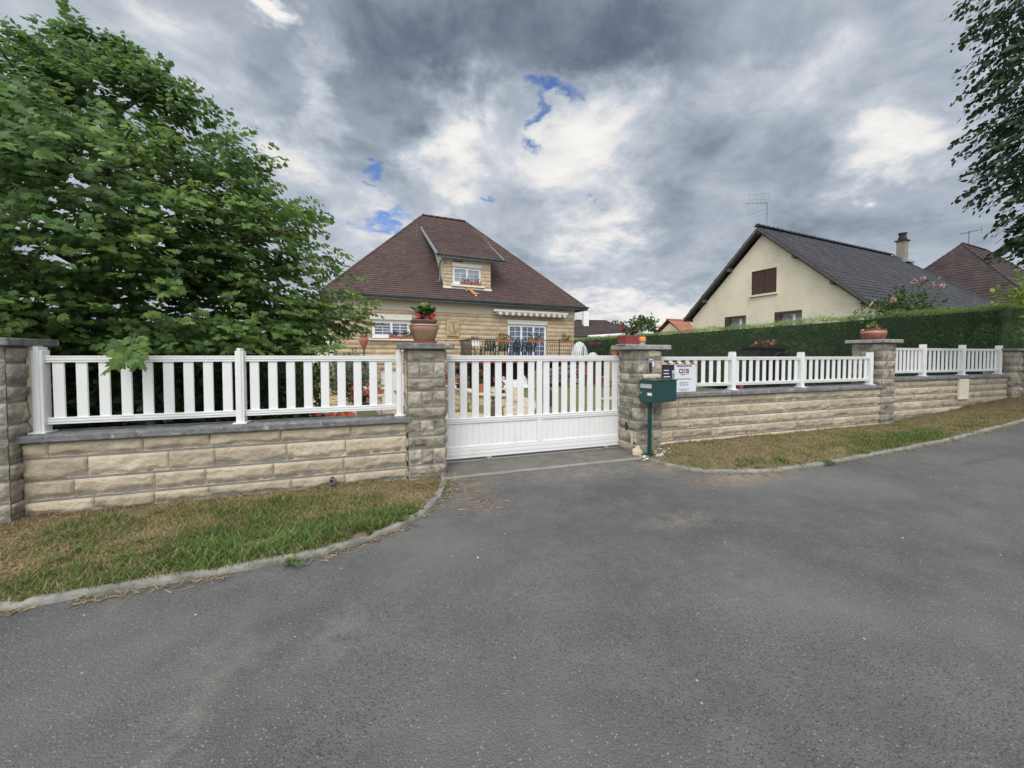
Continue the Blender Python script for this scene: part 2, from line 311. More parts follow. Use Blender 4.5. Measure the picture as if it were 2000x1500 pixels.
# asphalt: dark binder, pale aggregate, worn and dusty patches
def asphalt():
    m = bpy.data.materials.new('asphalt'); m.use_nodes = True; t = m.node_tree; b = t.nodes['Principled BSDF']
    b.inputs['Roughness'].default_value = .88; b.inputs['Specular IOR Level'].default_value = .28
    tcn = t.nodes.new('ShaderNodeTexCoord'); src = tcn.outputs['Object']
    def noi(s, d=5, r=.6):
        n = t.nodes.new('ShaderNodeTexNoise'); n.inputs['Scale'].default_value = s; n.inputs['Detail'].default_value = d; n.inputs['Roughness'].default_value = r
        t.links.new(src, n.inputs['Vector']); return n.outputs['Fac']
    def mrange(v, a, c, lo=0, hi=1):
        n = t.nodes.new('ShaderNodeMapRange'); n.inputs['From Min'].default_value = a; n.inputs['From Max'].default_value = c
        n.inputs['To Min'].default_value = lo; n.inputs['To Max'].default_value = hi; t.links.new(v, n.inputs['Value']); return n.outputs[0]
    def mixc(f, a, c):
        n = t.nodes.new('ShaderNodeMix'); n.data_type = 'RGBA'; t.links.new(f, n.inputs[0])
        for i, q in ((6, a), (7, c)):
            if isinstance(q, tuple): n.inputs[i].default_value = (*q, 1)
            else: t.links.new(q, n.inputs[i])
        return n.outputs[2]
    def mul(a, c):
        n = t.nodes.new('ShaderNodeMath'); n.operation = 'MULTIPLY'
        for i, q in enumerate((a, c)):
            if isinstance(q, (int, float)): n.inputs[i].default_value = q
            else: t.links.new(q, n.inputs[i])
        return n.outputs[0]
    base = mixc(mrange(noi(.42, 8, .62), .36, .64), (.069,.0695,.072), (.126,.125,.124))
    base = mixc(mul(mrange(noi(2.6, 6, .7), .45, .7), .5), base, (.150,.145,.136))
    # coarse chippings
    vo = t.nodes.new('ShaderNodeTexVoronoi'); vo.inputs['Scale'].default_value = 105; t.links.new(src, vo.inputs['Vector'])
    sp = t.nodes.new('ShaderNodeSeparateColor'); t.links.new(vo.outputs['Color'], sp.inputs[0])
    core = mrange(vo.outputs['Distance'], .62, .25)
    base = mixc(mul(mrange(sp.outputs[0], .0, 1.0), mul(core, .55)), base, (.165,.162,.155))
    base = mixc(mul(mrange(sp.outputs[1], .95, .98), core), base, (.25,.24,.215))
    base = mixc(mul(mrange(sp.outputs[2], .80, .84), mul(core, .8)), base, (.035,.035,.037))
    v2 = t.nodes.new('ShaderNodeTexVoronoi'); v2.inputs['Scale'].default_value = 26; t.links.new(src, v2.inputs['Vector'])
    s2 = t.nodes.new('ShaderNodeSeparateColor'); t.links.new(v2.outputs['Color'], s2.inputs[0])
    base = mixc(mul(mrange(s2.outputs[0], .992, .997), mrange(v2.outputs['Distance'], .22, .12)), base, (.46,.44,.39))
    # sandy dust lying along the kerb and before the gate; scuffs
    for (x, y, rx, ry, amp, c) in ((4.55,4.0,.95,.34,.75,(.36,.25,.155)), (3.75,4.75,.35,.5,.6,(.34,.25,.165)), (.98,4.7,.35,.75,.6,(.27,.19,.135)),
                                   (2.75,3.15,.42,.20,.55,(.27,.235,.18)), (2.6,4.85,1.3,.40,.55,(.25,.22,.18)), (2.45,2.12,.14,.50,.45,(.20,.20,.205)), (-.85,1.95,.16,1.0,.7,(.20,.19,.175)),(-.35,2.5,.5,.25,.5,(.19,.18,.165)),(1.6,2.6,.35,.9,.4,(.055,.055,.056)),(4.6,2.6,1.2,.3,.35,(.055,.055,.056)),(8.2,3.2,.9,.08,.6,(.045,.045,.046)), (6.5,3.4,1.5,.35,.3,(.19,.17,.14))):
        q = t.nodes.new('ShaderNodeVectorMath'); q.operation = 'SUBTRACT'; t.links.new(src, q.inputs[0]); q.inputs[1].default_value = (x, y, 0)
        w_ = t.nodes.new('ShaderNodeVectorMath'); w_.operation = 'MULTIPLY'; t.links.new(q.outputs[0], w_.inputs[0]); w_.inputs[1].default_value = (1/rx, 1/ry, 0)
        l = t.nodes.new('ShaderNodeVectorMath'); l.operation = 'LENGTH'; t.links.new(w_.outputs[0], l.inputs[0])
        f = mul(mul(mrange(l.outputs['Value'], 1.25, .1), mrange(noi(5.5 + x, 8, .72), .40, .62)), amp)
        base = mixc(f, base, c)
    t.links.new(base, b.inputs['Base Color'])
    ad = t.nodes.new('ShaderNodeMath'); ad.operation = 'ADD'; t.links.new(mul(vo.outputs['Distance'], -.6), ad.inputs[0]); t.links.new(noi(38, 4), ad.inputs[1])
    bp = t.nodes.new('ShaderNodeBump'); bp.inputs['Strength'].default_value = .9; bp.inputs['Distance'].default_value = .008
    t.links.new(ad.outputs[0], bp.inputs['Height']); t.links.new(bp.outputs[0], b.inputs['Normal'])
    return m
M['asphalt'] = asphalt()
M['grass_soil'] = mat('verge soil', (.14,.10,.062), (.115,.115,.05), 2.2, .95, .8, 40, c3=(.20,.15,.095), s3=6, r3=(.5,.7))
M['lawn'] = mat('lawn', (.115,.125,.045), (.20,.18,.075), 3.0, .95, .7, 60, c3=(.075,.105,.03), s3=1.2, r3=(.45,.65))
M['field'] = mat('far ground', (.10,.12,.05), (.16,.16,.08), .2, .95)
M['grass'] = tone_mat('grass blades', [(0,(.23,.155,.09)),(.25,(.38,.295,.175)),(.45,(.27,.235,.105)),(.62,(.115,.15,.042)),(.82,(.075,.145,.03)),(1,(.13,.225,.05))], .6, .25, .25)

# ------------------------------------------------------------------ lie of the land  (x along the street, y into the garden)
def zr(x):
    return 0.0 if x < 5 else (.0066*(x-5)**2 if x < 15 else .66 + .115*(x-15))
WB = [(-30,0),(0.7,0),(0.9,0),(4.0,.05),(4.35,.15),(9.95,.14),(12.7,.34),(15.1,.52),(20,.95),(45,2.9)]
def zw(x):
    for (a, p), (b, q) in zip(WB, WB[1:]):
        if x <= b: return p + (q-p)*max(0, (x-a)/(b-a))
    return WB[-1][1]
def smooth(a, b, t):
    t = max(0, min(1, (t-a)/(b-a))); return t*t*(3-2*t)
KL = [(-16,3.50),(-9,3.49),(-5,3.50),(-2.3,3.51),(-1.5,3.53),(-.95,3.55),(-.5,3.60),(-.12,3.75),(.18,3.95),(.40,4.20),(.57,4.55),(.70,4.95),(.76,5.38)]
KR = [(3.86,5.36),(3.86,5.02),(3.95,4.70),(4.12,4.44),(4.36,4.28),(4.68,4.13),(5.03,4.05),(5.6,4.02),(6.4,4.04),(7.3,4.06),(9.4,4.06),(12,4.06),(16,4.06),(24,4.06),(34,4.06)]
def resample(P, step):
    out = []
    for a, b in zip(P, P[1:]):
        L = math.dist(a, b); n = max(1, int(L/step))
        for i in range(n): out.append((a[0]+(b[0]-a[0])*i/n, a[1]+(b[1]-a[1])*i/n))
    out.append(P[-1]); return out
def grid_mesh(name, xs, ys, zf, m, keep=None):
    V = [(x, y, zf(x, y)) for y in ys for x in xs]; n = len(xs); F = []
    for j in range(len(ys)-1):
        for i in range(n-1):
            if keep and not keep((xs[i]+xs[i+1])/2, (ys[j]+ys[j+1])/2): continue
            F.append((j*n+i, j*n+i+1, (j+1)*n+i+1, (j+1)*n+i))
    return struct(mesh_np(name, np.array(V), np.array(F), m, smooth=True))
def frange(a, b, s):
    n = int(round((b-a)/s)); return [a + (b-a)*i/n for i in range(n+1)]
def zroad(x, y):
    return zr(x) + .012*noise.noise((x*.5, y*.5, 3)) + (.02*smooth(4.2, 5.3, y) if .8 < x < 3.9 else 0)

# concrete strip under the gate
o = MB(); 
xs = frange(.72, 3.88, .08)
for i in range(len(xs)-1):
    a, b_ = xs[i], xs[i+1]; ya, yb = 5.14+.025*noise.noise((a*3,0,0)), 5.14+.025*noise.noise((b_*3,0,0))
    o.poly([(a,ya,.030),(b_,yb,.030),(b_,5.22,.036),(a,5.22,.036)], .9); o.poly([(a,5.22,.036),(b_,5.22,.036),(b_,6.3,.03),(a,6.3,.03)], .25)
    o.poly([(a,ya,-.02),(b_,yb,-.02),(b_,yb,.030),(a,ya,.030)], .5)
M['threshold'] = mat('threshold concrete', (.135,.125,.112), (.21,.195,.175), 4, .95, .5, 50, tone=.42, c3=(.36,.33,.28), s3=2.2, r3=(.60,.72))
struct(o.build('threshold', M['threshold']))

# kerbs: low worn concrete edging
def kerb(P, inward, name):
    pts = resample(P, .07); mb = MB(); prof = [(-.032,-.12),(-.034,.022),(-.022,.040),(.022,.044),(.036,.032),(.036,-.12)]; rows = []
    for i, p in enumerate(pts):
        a = pts[max(i-1,0)]; b = pts[min(i+1,len(pts)-1)]; dx, dy = b[0]-a[0], b[1]-a[1]; L = math.hypot(dx, dy); nx, ny = -dy/L*inward, dx/L*inward
        q = []
        wob = .012*noise.noise((p[0]*1.1, p[1]*1.1, 5))
        for (u, z) in prof:
            j = .012*noise.noise((p[0]*9+u*30, p[1]*9, z*40)) + wob
            sc = .008*noise.noise((p[0]*14, p[1]*14+u*20, 7)) - (.022 if (i % 14 == 0 and z > 0) else 0)
            q.append((p[0]+nx*(u+j), p[1]+ny*(u+j), zroad(p[0],p[1])+z+sc))
        rows.append(q)
    k = len(prof); V = [v for r in rows for v in r]; F = []
    for i in range(len(rows)-1):
        for j in range(k-1): F.append((i*k+j, i*k+j+1, (i+1)*k+j+1, (i+1)*k+j))
    mb.add(V, F); return struct(mb.build(name, M['kerb'], smooth=True))
M['kerb'] = mat('kerb concrete', (.16,.155,.14), (.29,.28,.255), 9, .95, .8, 60, c3=(.12,.12,.10), s3=5, r3=(.5,.68))
kerb(KL, 1, 'kerb_left'); kerb(KR, 1, 'kerb_right')
def inpoly(x, y, P):
    r = False; n = len(P); j = n-1
    for i in range(n):
        if (P[i][1] > y) != (P[j][1] > y) and x < (P[j][0]-P[i][0])*(y-P[i][1])/(P[j][1]-P[i][1])+P[i][0]: r = not r
        j = i
    return r
PL = KL + [(.78,5.5),(-16,5.5)]
PR = KR + [(34,5.5),(3.86,5.5)]
def zverge(x, y):
    yk = 3.52 if x < 2 else 4.06
    t = smooth(yk, 5.4, y)
    return (zr(x)+.032)*(1-t) + (zw(x)+ .01)*t + .022*noise.noise((x*1.7, y*1.7, 1)) + .012*noise.noise((x*6, y*6, 2))
def verge(name, P, x0, x1, y0):
    xs = frange(x0, x1, .1); ys = frange(y0, 5.5, .1)
    return grid_mesh(name, xs, ys, lambda x, y: zverge(x, y) - (0 if inpoly(x, y, P) else .14), M['grass_soil'],
        lambda x, y: any(inpoly(x+a, y+b, P) for a in (-.06, .06) for b in (-.06, .06)))
def on_road(x, y):      # the asphalt stops under the kerbs
    return not (any_in(x, y, PL) or any_in(x, y, PR))
def any_in(x, y, P): return all(inpoly(x+a, y+b, P) for a in (-.22, .22) for b in (-.22, .22))
grid_mesh('road', frange(-30, 45, .25), frange(-24, 5.20, .2), zroad, M['asphalt'], on_road)
verge('verge_left', PL, -12, .85, 3.45); verge('verge_right', PR, 3.75, 24, 3.95)

def blades(name, P, x0, x1, y0, y1, n, greenf, lush):
    X = RNG.uniform(x0, x1, n*3); Y = RNG.uniform(y0, y1, n*3)
    V = []; F = []; T = []; c = 0; i = 0
    for x, y in zip(X, Y):
        if c >= n: break
        if not inpoly(x, y, P) or noise.noise((x*2.4, y*2.4, 31)) < -.38: continue
        # fewer far from the viewer
        g = greenf(x, y) + .30*noise.noise((x*1.3, y*1.3, 0)) + .26*noise.noise((x*4.1, y*4.1, 4)) + random.gauss(0, .13)
        h = random.uniform(.014, .040)*(1 + .8*max(0, g-.4)) * (1+ lush(x, y)); tn = max(0, min(1, g)) if random.random() > .12 else random.uniform(.1,.4)
        if g < .42: h *= .75
        w = random.uniform(.0022, .0042)*(1 + .5*lush(x, y)); a = random.uniform(0, 6.283); z = zverge(x, y) - .004
        lean = h*random.uniform(.3, 1.3) if g > .42 else h*random.uniform(.9, 2.6)
        d = random.uniform(0, 6.283); lx, ly = math.cos(d)*lean, math.sin(d)*lean; wx, wy = math.cos(a)*w, math.sin(a)*w
        k = len(V)
        V += [(x-wx,y-wy,z),(x+wx,y+wy,z),(x+wx*.8+lx*.35,y+wy*.8+ly*.35,z+h*.6),(x-wx*.8+lx*.35,y-wy*.8+ly*.35,z+h*.6),(x+lx,y+ly,z+h*(1 if g > .42 else .55))]
        F += [(k,k+1,k+2),(k,k+2,k+3),(k+3,k+2,k+4)]; T += [tn]*3; c += 1
    for (kx, ky) in resample(KL if x0 < 0 else KR, .012):      # tufts leaning over the kerb
        if not (x0 < kx < x1) or noise.noise((kx*1.9, ky*1.9, 21)) < -.08: continue
        for _ in range(2):
            x, y = kx + random.gauss(0,.03), ky + random.gauss(.02,.03); z = zroad(kx, ky) + .03; h = random.uniform(.02,.06); d = random.uniform(0,6.283); w = .003; lx, ly = math.cos(d)*h*1.2, math.sin(d)*h*1.2
            k = len(V); V += [(x-w,y,z),(x+w,y,z),(x+w*.8+lx*.4,y+ly*.4,z+h*.6),(x-w*.8+lx*.4,y+ly*.4,z+h*.6),(x+lx,y+ly,z+h*.7)]
            F += [(k,k+1,k+2),(k,k+2,k+3),(k+3,k+2,k+4)]; T += [random.choice((.2,.3,.45,.6,.75))]*3
    o = mesh_np(name, np.array(V), np.array(F), M['grass'], np.array(T)); return tag(o, 'patchy half-dry grass on the verge ' + ('left' if x0 < 0 else 'right') + ' of the gate', 'grass', kind='stuff')
def gl(x, y):       # the near left verge: dry and brown by the wall, green by the kerb
    b = .47 + .42*math.exp(-((x+.6)/.9)**2 - ((y-3.85)/.35)**2) + .18*math.exp(-((x+1.7)/1.0)**2-((y-4.1)/.6)**2)
    b -= .38*smooth(-2.2, -3.4, x)*1 + .30*smooth(-.1, .6, x)*smooth(4.0, 4.6, y) + .12*smooth(4.7, 5.3, y); return b
def gr(x, y):
    b = .30 + .40*math.exp(-((x-8.8)/2.2)**2-((y-4.35)/.45)**2) + .12*math.exp(-((x-4.9)/.5)**2-((y-4.35)/.2)**2); b -= .10*math.exp(-((x-5.0)/.9)**2-((y-4.9)/.4)**2); return b
def ll(x, y): return .8*math.exp(-((x+.25)/.45)**2-((y-3.92)/.22)**2) + .35*math.exp(-((x+.9)/.8)**2-((y-3.75)/.2)**2) + .25
def lr(x, y): return .25 + .5*math.exp(-((x-9)/2)**2-((y-4.3)/.4)**2)
for nm, a in (('verge_grass', (PL, -5.2, .8, 3.5, 5.42, 62000, gl, ll)), ('verge_grass', (PR, 3.85, 15.5, 4.05, 5.42, 62000, gr, lr)), ):
    blades(nm, *a)

# weeds, straw and fallen leaf bits at the foot of the kerb
def litter():
    V = []; F = []; T = []
    def straw(x, y, L, tn, up=.004):
        a = random.uniform(0, 6.283); dx, dy = math.cos(a)*L/2, math.sin(a)*L/2; z = zroad(x, y)+up+random.uniform(.001,.012); w = random.uniform(.0015,.003)
        k = len(V); V.extend([(x-dx+dy*w/L*2,y-dy-dx*w/L*2,z),(x+dx+dy*w/L*2,y+dy-dx*w/L*2,z+random.uniform(0,.012)),(x+dx-dy*w/L*2,y+dy+dx*w/L*2,z+random.uniform(0,.012)),(x-dx-dy*w/L*2,y-dy+dx*w/L*2,z)])
        F.append((k,k+1,k+2,k+3)); T.append(tn)
    for K, n in ((KL, 900), (KR, 800)):
        pts = resample(K, .05); pts = [p for p in pts if -5 < p[0] < 13]
        for _ in range(n):
            i = random.randrange(1, len(pts)-1); p = pts[i]; q = pts[i+1]; dx, dy = q[0]-p[0], q[1]-p[1]; L = math.hypot(dx, dy)
            o_ = -.05 - abs(random.gauss(0, .05))
            if noise.noise((p[0]*1.7, p[1]*1.7, 8)) < -.12: continue
            straw(p[0]-dy/L*o_, p[1]+dx/L*o_, random.uniform(.02, .11), random.choice((.1,.2,.27,.3,.45,.62)))
    for _ in range(260):
        straw(random.gauss(.95, .2), random.uniform(3.9, 5.1), random.uniform(.015, .07), random.choice((.05,.12,.2,.27)))
    o = mesh_np('dry_grass_litter', np.array(V), np.array(F), M['grass'], np.array(T)); tag(o, 'dry grass bits and leaf litter along the kerbs', 'litter', kind='stuff')
    mb = MB()
    for _ in range(90):
        x, y = random.uniform(-4, 11), random.uniform(.4, 5.0)
        if y > 3.3 and (x < .75 or x > 3.8): continue
        r = random.choice((.003,.004,.005,.006,.009)) ; z = zroad(x, y)
        mb.lathe([(r*.7,-.001),(r,r*.4),(r*.6,r*.9)], 5, (x,y,z), random.random(), sx=random.uniform(.8,1.6))
    tag(mb.build('loose_stones', M['chips']), 'loose pale stone chips on the asphalt', 'stones', kind='stuff')
M['chips'] = mat('stone chips', (.38,.36,.32), None, rough=.9, tone=.5)
litter()
def weeds():
    P = []
    for (x, y, n, r) in ((-.16,3.95,16,.12),(-.42,3.86,16,.14),(-.9,3.80,10,.2),(-1.5,3.74,8,.2),(-.65,3.47,4,.08),(.12,4.1,16,.14),(-1.2,4.0,14,.35),(-2.1,4.1,12,.3),(5.6,4.2,14,.2),(4.9,4.35,14,.2),(6.2,3.98,8,.1)):
        for _ in range(n): P.append((x+random.gauss(0,r*.6), y+random.gauss(0,r*.5)))
    V = []; F = []; T = []
    for x, y in P:
        z = max(zverge(x, y), zroad(x, y)); tn = random.uniform(.6, .9)
        for _ in range(6):
            a = random.uniform(0, 6.283); L = random.uniform(.035, .085); w = L*random.uniform(.10,.2); dx, dy = math.cos(a), math.sin(a); up = random.uniform(.25, .8)*L
            k = len(V)
            V += [(x,y,z),(x+dx*L*.5-dy*w,y+dy*L*.5+dx*w,z+up*.8),(x+dx*L,y+dy*L,z+up*.7),(x+dx*L*.5+dy*w,y+dy*L*.5-dx*w,z+up*.8)]; F.append((k,k+1,k+2,k+3)); T.append(tn)
    tag(mesh_np('verge_weeds', np.array(V), np.array(F), M['grass'], np.array(T)), 'low broad-leaved weeds along the kerb', 'weeds', kind='stuff')
weeds()

# garden: level lawn with the drive dipping to the basement garage
HA = Vector((-2.027, 20.425, 0)); HR = R(5.72)
def hloc(x, y, z=0):        # house coordinates -> world
    return Vector((HA.x + x*math.cos(HR) - y*math.sin(HR), HA.y + x*math.sin(HR) + y*math.cos(HR), z))
FL = [(-.25,9.6),(-.05,13.5),(-.83,19.3),(-.95,20.6)]      # left flank of the drive
FR = [(2.95,13.0),(3.06,13.6),(2.57,17.7),(2.40,20.9)]     # right flank
def xat(P, y):
    for a, b in zip(P, P[1:]):
        if y <= b[1]: return a[0] + (b[0]-a[0])*(y-a[1])/(b[1]-a[1])
    return P[-1][0]
def zgarden(x, y):
    z = zw(x)*(1-smooth(5.6, 9, y)) if x > 4 else 0
    z += .25*smooth(11, 15, x)*smooth(9,6,y)
    if y > 9.6 and xat(FL, y) < x < (xat(FR, y) if y > 13 else 3.0): z = min(z, -1.03*smooth(9.3, 20.4, y)) if y < 21 else z
    return z
xs = frange(-24, 16.2, .3); ys = frange(5.72, 44, .25)
grid_mesh('lawn', xs, ys, lambda x, y: zgarden(x, y) - .02 + .015*noise.noise((x, y, 0)), M['lawn'])
grid_mesh('neighbour_ground', frange(16.2, 60, 2), frange(5.72, 70, 2), lambda x, y: .6 + .02*(x-16), M['lawn'])
ff = MB(); ff.poly([(-500,-500,-1.6),(500,-500,-1.6),(500,700,-1.6),(-500,700,-1.6)]); struct(ff.build('ground', M['field']))
# drive surface
o = MB(); ysd = frange(6.3, 20.4, .3); prev = None
for y in ysd:
    xl = xat(FL, y) if y > 9.6 else .3-.055*(y-6.3)*3; xr = xat(FR, y) if y > 13 else 3.3 - .05*(y-6.3)
    row = [(xl + (xr-xl)*i/6, y, (0 if y < 9.6 else -1.03*smooth(9.3, 20.4, y)) + .012) for i in range(7)]
    if prev:
        for i in range(6): o.poly([prev[i], prev[i+1], row[i+1], row[i]])
    prev = row
struct(o.build('driveway', M['drive'], smooth=True))
# crazy-paved garden paths
def crazy():
    m = mat('crazy paving', (.44,.36,.255), (.58,.50,.38), 1.5, .9, .4, 30); t = m.node_tree; b = t.nodes['Principled BSDF']
    tcn = t.nodes.new('ShaderNodeTexCoord'); v = t.nodes.new('ShaderNodeTexVoronoi'); v.feature = 'DISTANCE_TO_EDGE'; v.inputs['Scale'].default_value = 2.2
    t.links.new(tcn.outputs['Object'], v.inputs['Vector']); mr = t.nodes.new('ShaderNodeMapRange'); mr.inputs['From Min'].default_value = .02; mr.inputs['From Max'].default_value = .06
    t.links.new(v.outputs['Distance'], mr.inputs['Value']); mx = t.nodes.new('ShaderNodeMix'); mx.data_type = 'RGBA'; old = b.inputs['Base Color'].links[0].from_socket
    mx.inputs[6].default_value = (.20,.165,.12,1); t.links.new(old, mx.inputs[7]); t.links.new(mr.outputs[0], mx.inputs[0]); t.links.new(mx.outputs[2], b.inputs['Base Color']); return m
M['crazy'] = crazy()
def strip(name, L, Rr, m, z=.012):
    mb = MB()
    for (a, b), (c, d) in zip(zip(L, L[1:]), zip(Rr, Rr[1:])):
        for i in range(6):
            f, g = i/6, (i+1)/6; q = lambda p, r, h: (p[0]+(r[0]-p[0])*h, p[1]+(r[1]-p[1])*h, z)
            mb.poly([q(a,b,f), q(c,d,f), q(c,d,g), q(a,b,g)])
    return struct(mb.build(name, m))
strip('path', [(2.9,9.4),(3.1,10.4),(3.45,11.6),(3.95,12.7),(4.3,14.5),(4.6,17.5),(4.9,20.2)], [(3.3,9.4),(4.0,10.6),(4.9,12.2),(5.1,13.2),(5.2,14.8),(6.0,17.6),(7.0,20.2)], M['crazy'])
strip('path', [(-2.2,11.0),(-2.34,13.5),(-2.5,17),(-2.9,22.4)], [(-.6,11.0),(-.75,13.2),(-1.3,17),(-1.9,22.0)], M['crazy'])

# ------------------------------------------------------------------ rock-faced stone
def block(mb, O, ax, az, an, x0, x1, z0, z1, res, out, amp, seed, chip=1.0, tone=None):
    nx = max(3, int((x1-x0)/res)); nz = max(3, int((z1-z0)/res)); V = []; F = []
    h = z1 - z0; sx, sz, so = seed*7.31, seed*3.7, seed*1.93
    for j in range(nz+1):
        for i in range(nx+1):
            x = x0 + (x1-x0)*i/nx; z = z0 + h*j/nz; e = min(x-x0, x1-x, z-z0, z1-z)
            ed = min(1, e/.022); ed = ed*(2-ed)
            n = noise.fractal((x*8+sx, z*12+sz, so), .75, 2.1, 5); n2 = noise.noise((x*2.6+sx, z*3.5, so+9))
            zc = z0 + h*(.34 + .26*noise.noise((x*3.1+sx, 2.2, so)) + .05*noise.noise((x*12+sx, 5, so)))
            c = chip*.026*max(0, min(1, (zc - z)/(.26*h))) if chip else 0
            rdg = abs(noise.noise((x*9+sx, z*16+sz, so+3))) + .6*abs(noise.noise((x*21+sx, z*30+sz, so+5)))
            d = out*(.35 + .65*ed) + amp*ed*(n*.55 + n2*.5) - c*ed - amp*.7*ed*(c/.03 if chip else .5)*rdg
            if e < 1e-6: d = out*.12 + .004*n
            V.append(O + ax*x + az*z + an*d)
    for j in range(nz):
        for i in range(nx): F.append((j*(nx+1)+i, j*(nx+1)+i+1, (j+1)*(nx+1)+i+1, (j+1)*(nx+1)+i))
    k = len(V)     # returns into the joint
    for (i, j) in ((0,0),(nx,0),(nx,nz),(0,nz)):
        x = x0 + (x1-x0)*i/nx; z = z0 + h*j/nz; V.append(O + ax*x + az*z - an*.012)
    mb.add(V, F, random.random() if tone is None else tone)
def stone(mb, O, ax, az, an, W, courses, blen, res=.03, out=.03, amp=.02, seed=1, gap=.008, chip=1.0, holes=(), splits=None):
    O, ax, az, an = map(Vector, (O, ax, az, an)); rnd = random.Random(seed); k = seed*100
    for ci, (z0, z1) in enumerate(courses):
        spans = [(0.0, W)]
        for (hx0, hx1, hz0, hz1) in holes:
            if min(z1, hz1) - max(z0, hz0) > .3*(z1-z0):
                ns = []
                for a, b in spans:
                    if hx0 > a + .02: ns.append((a, min(b, hx0)))
                    if hx1 < b - .02: ns.append((max(a, hx1), b))
                    if hx1 <= a or hx0 >= b: ns.append((a, b))
                spans = sorted(set(s for s in ns if s[1]-s[0] > .02)); 
        for a, b in spans:
            cuts = [a]
            if splits: cuts += [a+(b-a)*f for f in splits[ci % len(splits)]] 
            else:
                x = a + rnd.uniform(.3, 1.0)*blen
                while x < b - .4*blen: cuts.append(x); x += rnd.uniform(.65, 1.35)*blen
            cuts.append(b)
            for p, q in zip(cuts, cuts[1:]):
                k += 1; block(mb, O, ax, az, an, p+gap*.2, q-gap*.2, z0+gap*1.35, z1-gap*1.35, res, out, amp, k, chip)

X_, Y_, Z_ = Vector((1,0,0)), Vector((0,1,0)), Vector((0,0,1))
def low_wall(name, label, x0, x1, yf, capz, courses, seed, zb, cap_l=.0, cap_r=.06, blen=.6):
    t = thing(name, label, 'stone wall', (x0, yf, zb)); W = x1-x0; m = MB(); m.raw = True
    stone(m, (0,0,-zb), X_, Z_, -Y_, W, courses, blen, .016, .026, .024, seed)
    m.build('stonework', M['stone'], t, smooth=True)
    c = MB(); c.box(0, W, .0, .30, -.3, capz-zb-.071); c.build('wall_core', M['mortar'], t)
    c = MB(); c.box(-cap_l, W+cap_r, -.075, .36, capz-zb-.07, capz-zb); c.build('coping', M['coping'], t, bevel=.012)
    return t
lw = low_wall('boundary_wall', 'low rock-faced stone wall under dark coping carrying the fence left of the gate', -3.36, .29, 5.41, .825,
    [(-.12,.0),(.0,.155),(.155,.36),(.36,.585),(.585,.752)], 3, -.02, .03, .05)
p = MB(); p.tube([(0,.02,0),(0,-.07,0)], .034, 14); p.tube([(0,.019,0),(0,-.074,0)], .034, 14)
dp = p.build('drain_pipe', M['grey_plastic'], lw); dp.location = (-.586+3.36, -.03, .10+.02)
p = MB(); p.tube([(0,-.070,0),(0,-.0765,0)], .025, 14); p.build('pipe_mouth', M['black'], dp)  # black disc painted in for the shaded inside of the open pipe
low_wall('boundary_wall', 'low stone wall carrying the white fence between the mailbox pier and the bowl pier', 4.28, 9.93, 5.41, .995,
    [(.0,.2),(.2,.38),(.38,.55),(.55,.755),(.755,.922)], 5, .1, 0, .10, .85)
rw = low_wall('boundary_wall', 'farthest low stone wall with a cream panel set in it, below the short fence', 10.37, 15.05, 5.41, 1.14,
    [(.25,.42),(.42,.60),(.60,.75),(.75,.91),(.91,1.067)], 8, .25, .03, .02, .7)
p = MB(); p.box(12.78-10.37, 13.17-10.37, -.075, -.02, .58-.25, 1.067-.25); p.build('utility_panel', M['cream'], rw, bevel=.01)

def pier(name, label, x0, x1, y0, y1, zb, zt, seed, cap=.10, capt=.075, m='stone_grey', hs=(.165,.215), mcap='coping', faces='flr', chip=.8):
    t = thing(name, label, 'pier', ((x0+x1)/2, (y0+y1)/2, zb)); w, d, h = (x1-x0)/2, (y1-y0)/2, zt-zb
    c = MB(); c.box(-w+.002, w-.002, -d+.002, d, -.2, h-.002); c.build('pier_core', M['mortar'], t)
    cs = []; z = h; i = 0
    while z > -.05: q = hs[i % 2]; cs.append((z-q, z)); z -= q; i += 1
    s = MB(); s.raw = True
    kw = dict(res=.016, out=.026, amp=.026, chip=chip, gap=.009)
    if 'f' in faces: stone(s, (-w,-d,0), X_, Z_, -Y_, 2*w, cs, .2, seed=seed, splits=[[], [.31,.69], [], [.36,.66]], **kw)
    if 'l' in faces: stone(s, (-w,d,0), -Y_, Z_, -X_, 2*d, cs, .2, seed=seed+1, splits=[[.45], [.3,.75], [.6], []], **kw)
    if 'r' in faces: stone(s, (w,-d,0), Y_, Z_, X_, 2*d, cs, .2, seed=seed+2, splits=[[.5], [], [.4], [.3,.7]], **kw)
    s.build('stonework', M[m], t, smooth=True)
    c = MB(); c.box(-w-cap, w+cap, -d-cap, d+cap, h, h+capt); c.build('capstone', M[mcap], t, bevel=.012)
    return t
pier('stone_pier', 'stone pier at the left end of the wall, cut off by the photo edge', -3.95, -3.37, 5.27, 5.80, -.03, 1.715, 20, .06, .075, 'stone_grey')
pier('stone_pier', 'stone gate pier carrying the big glazed clay urn', .31, .79, 5.37, 5.85, -.02, 1.705, 23, .11, .075)
gp = pier('stone_pier', 'stone gate pier with intercom, orange lamp and red brick-pattern pot', 3.82, 4.28, 5.37, 5.88, -.05, 1.715, 26, .11, .075, mcap='coping_light')
pier('stone_pier', 'stone pier midway along the right wall under a brown bowl', 9.94, 10.37, 5.37, 5.95, .05, 1.89, 29, .10, .075, mcap='coping_light')
pier('stone_pier', 'weathered end pier between the short fence and the yellow pier', 15.06, 15.52, 5.32, 5.85, .4, 1.74, 32, .10, .06)
pier('stone_pier', 'yellowish stone pier of the next property at right edge', 15.60, 16.1, 5.25, 5.75, .4, 1.72, 35, .06, .06, 'house_stone', mcap='coping_light')
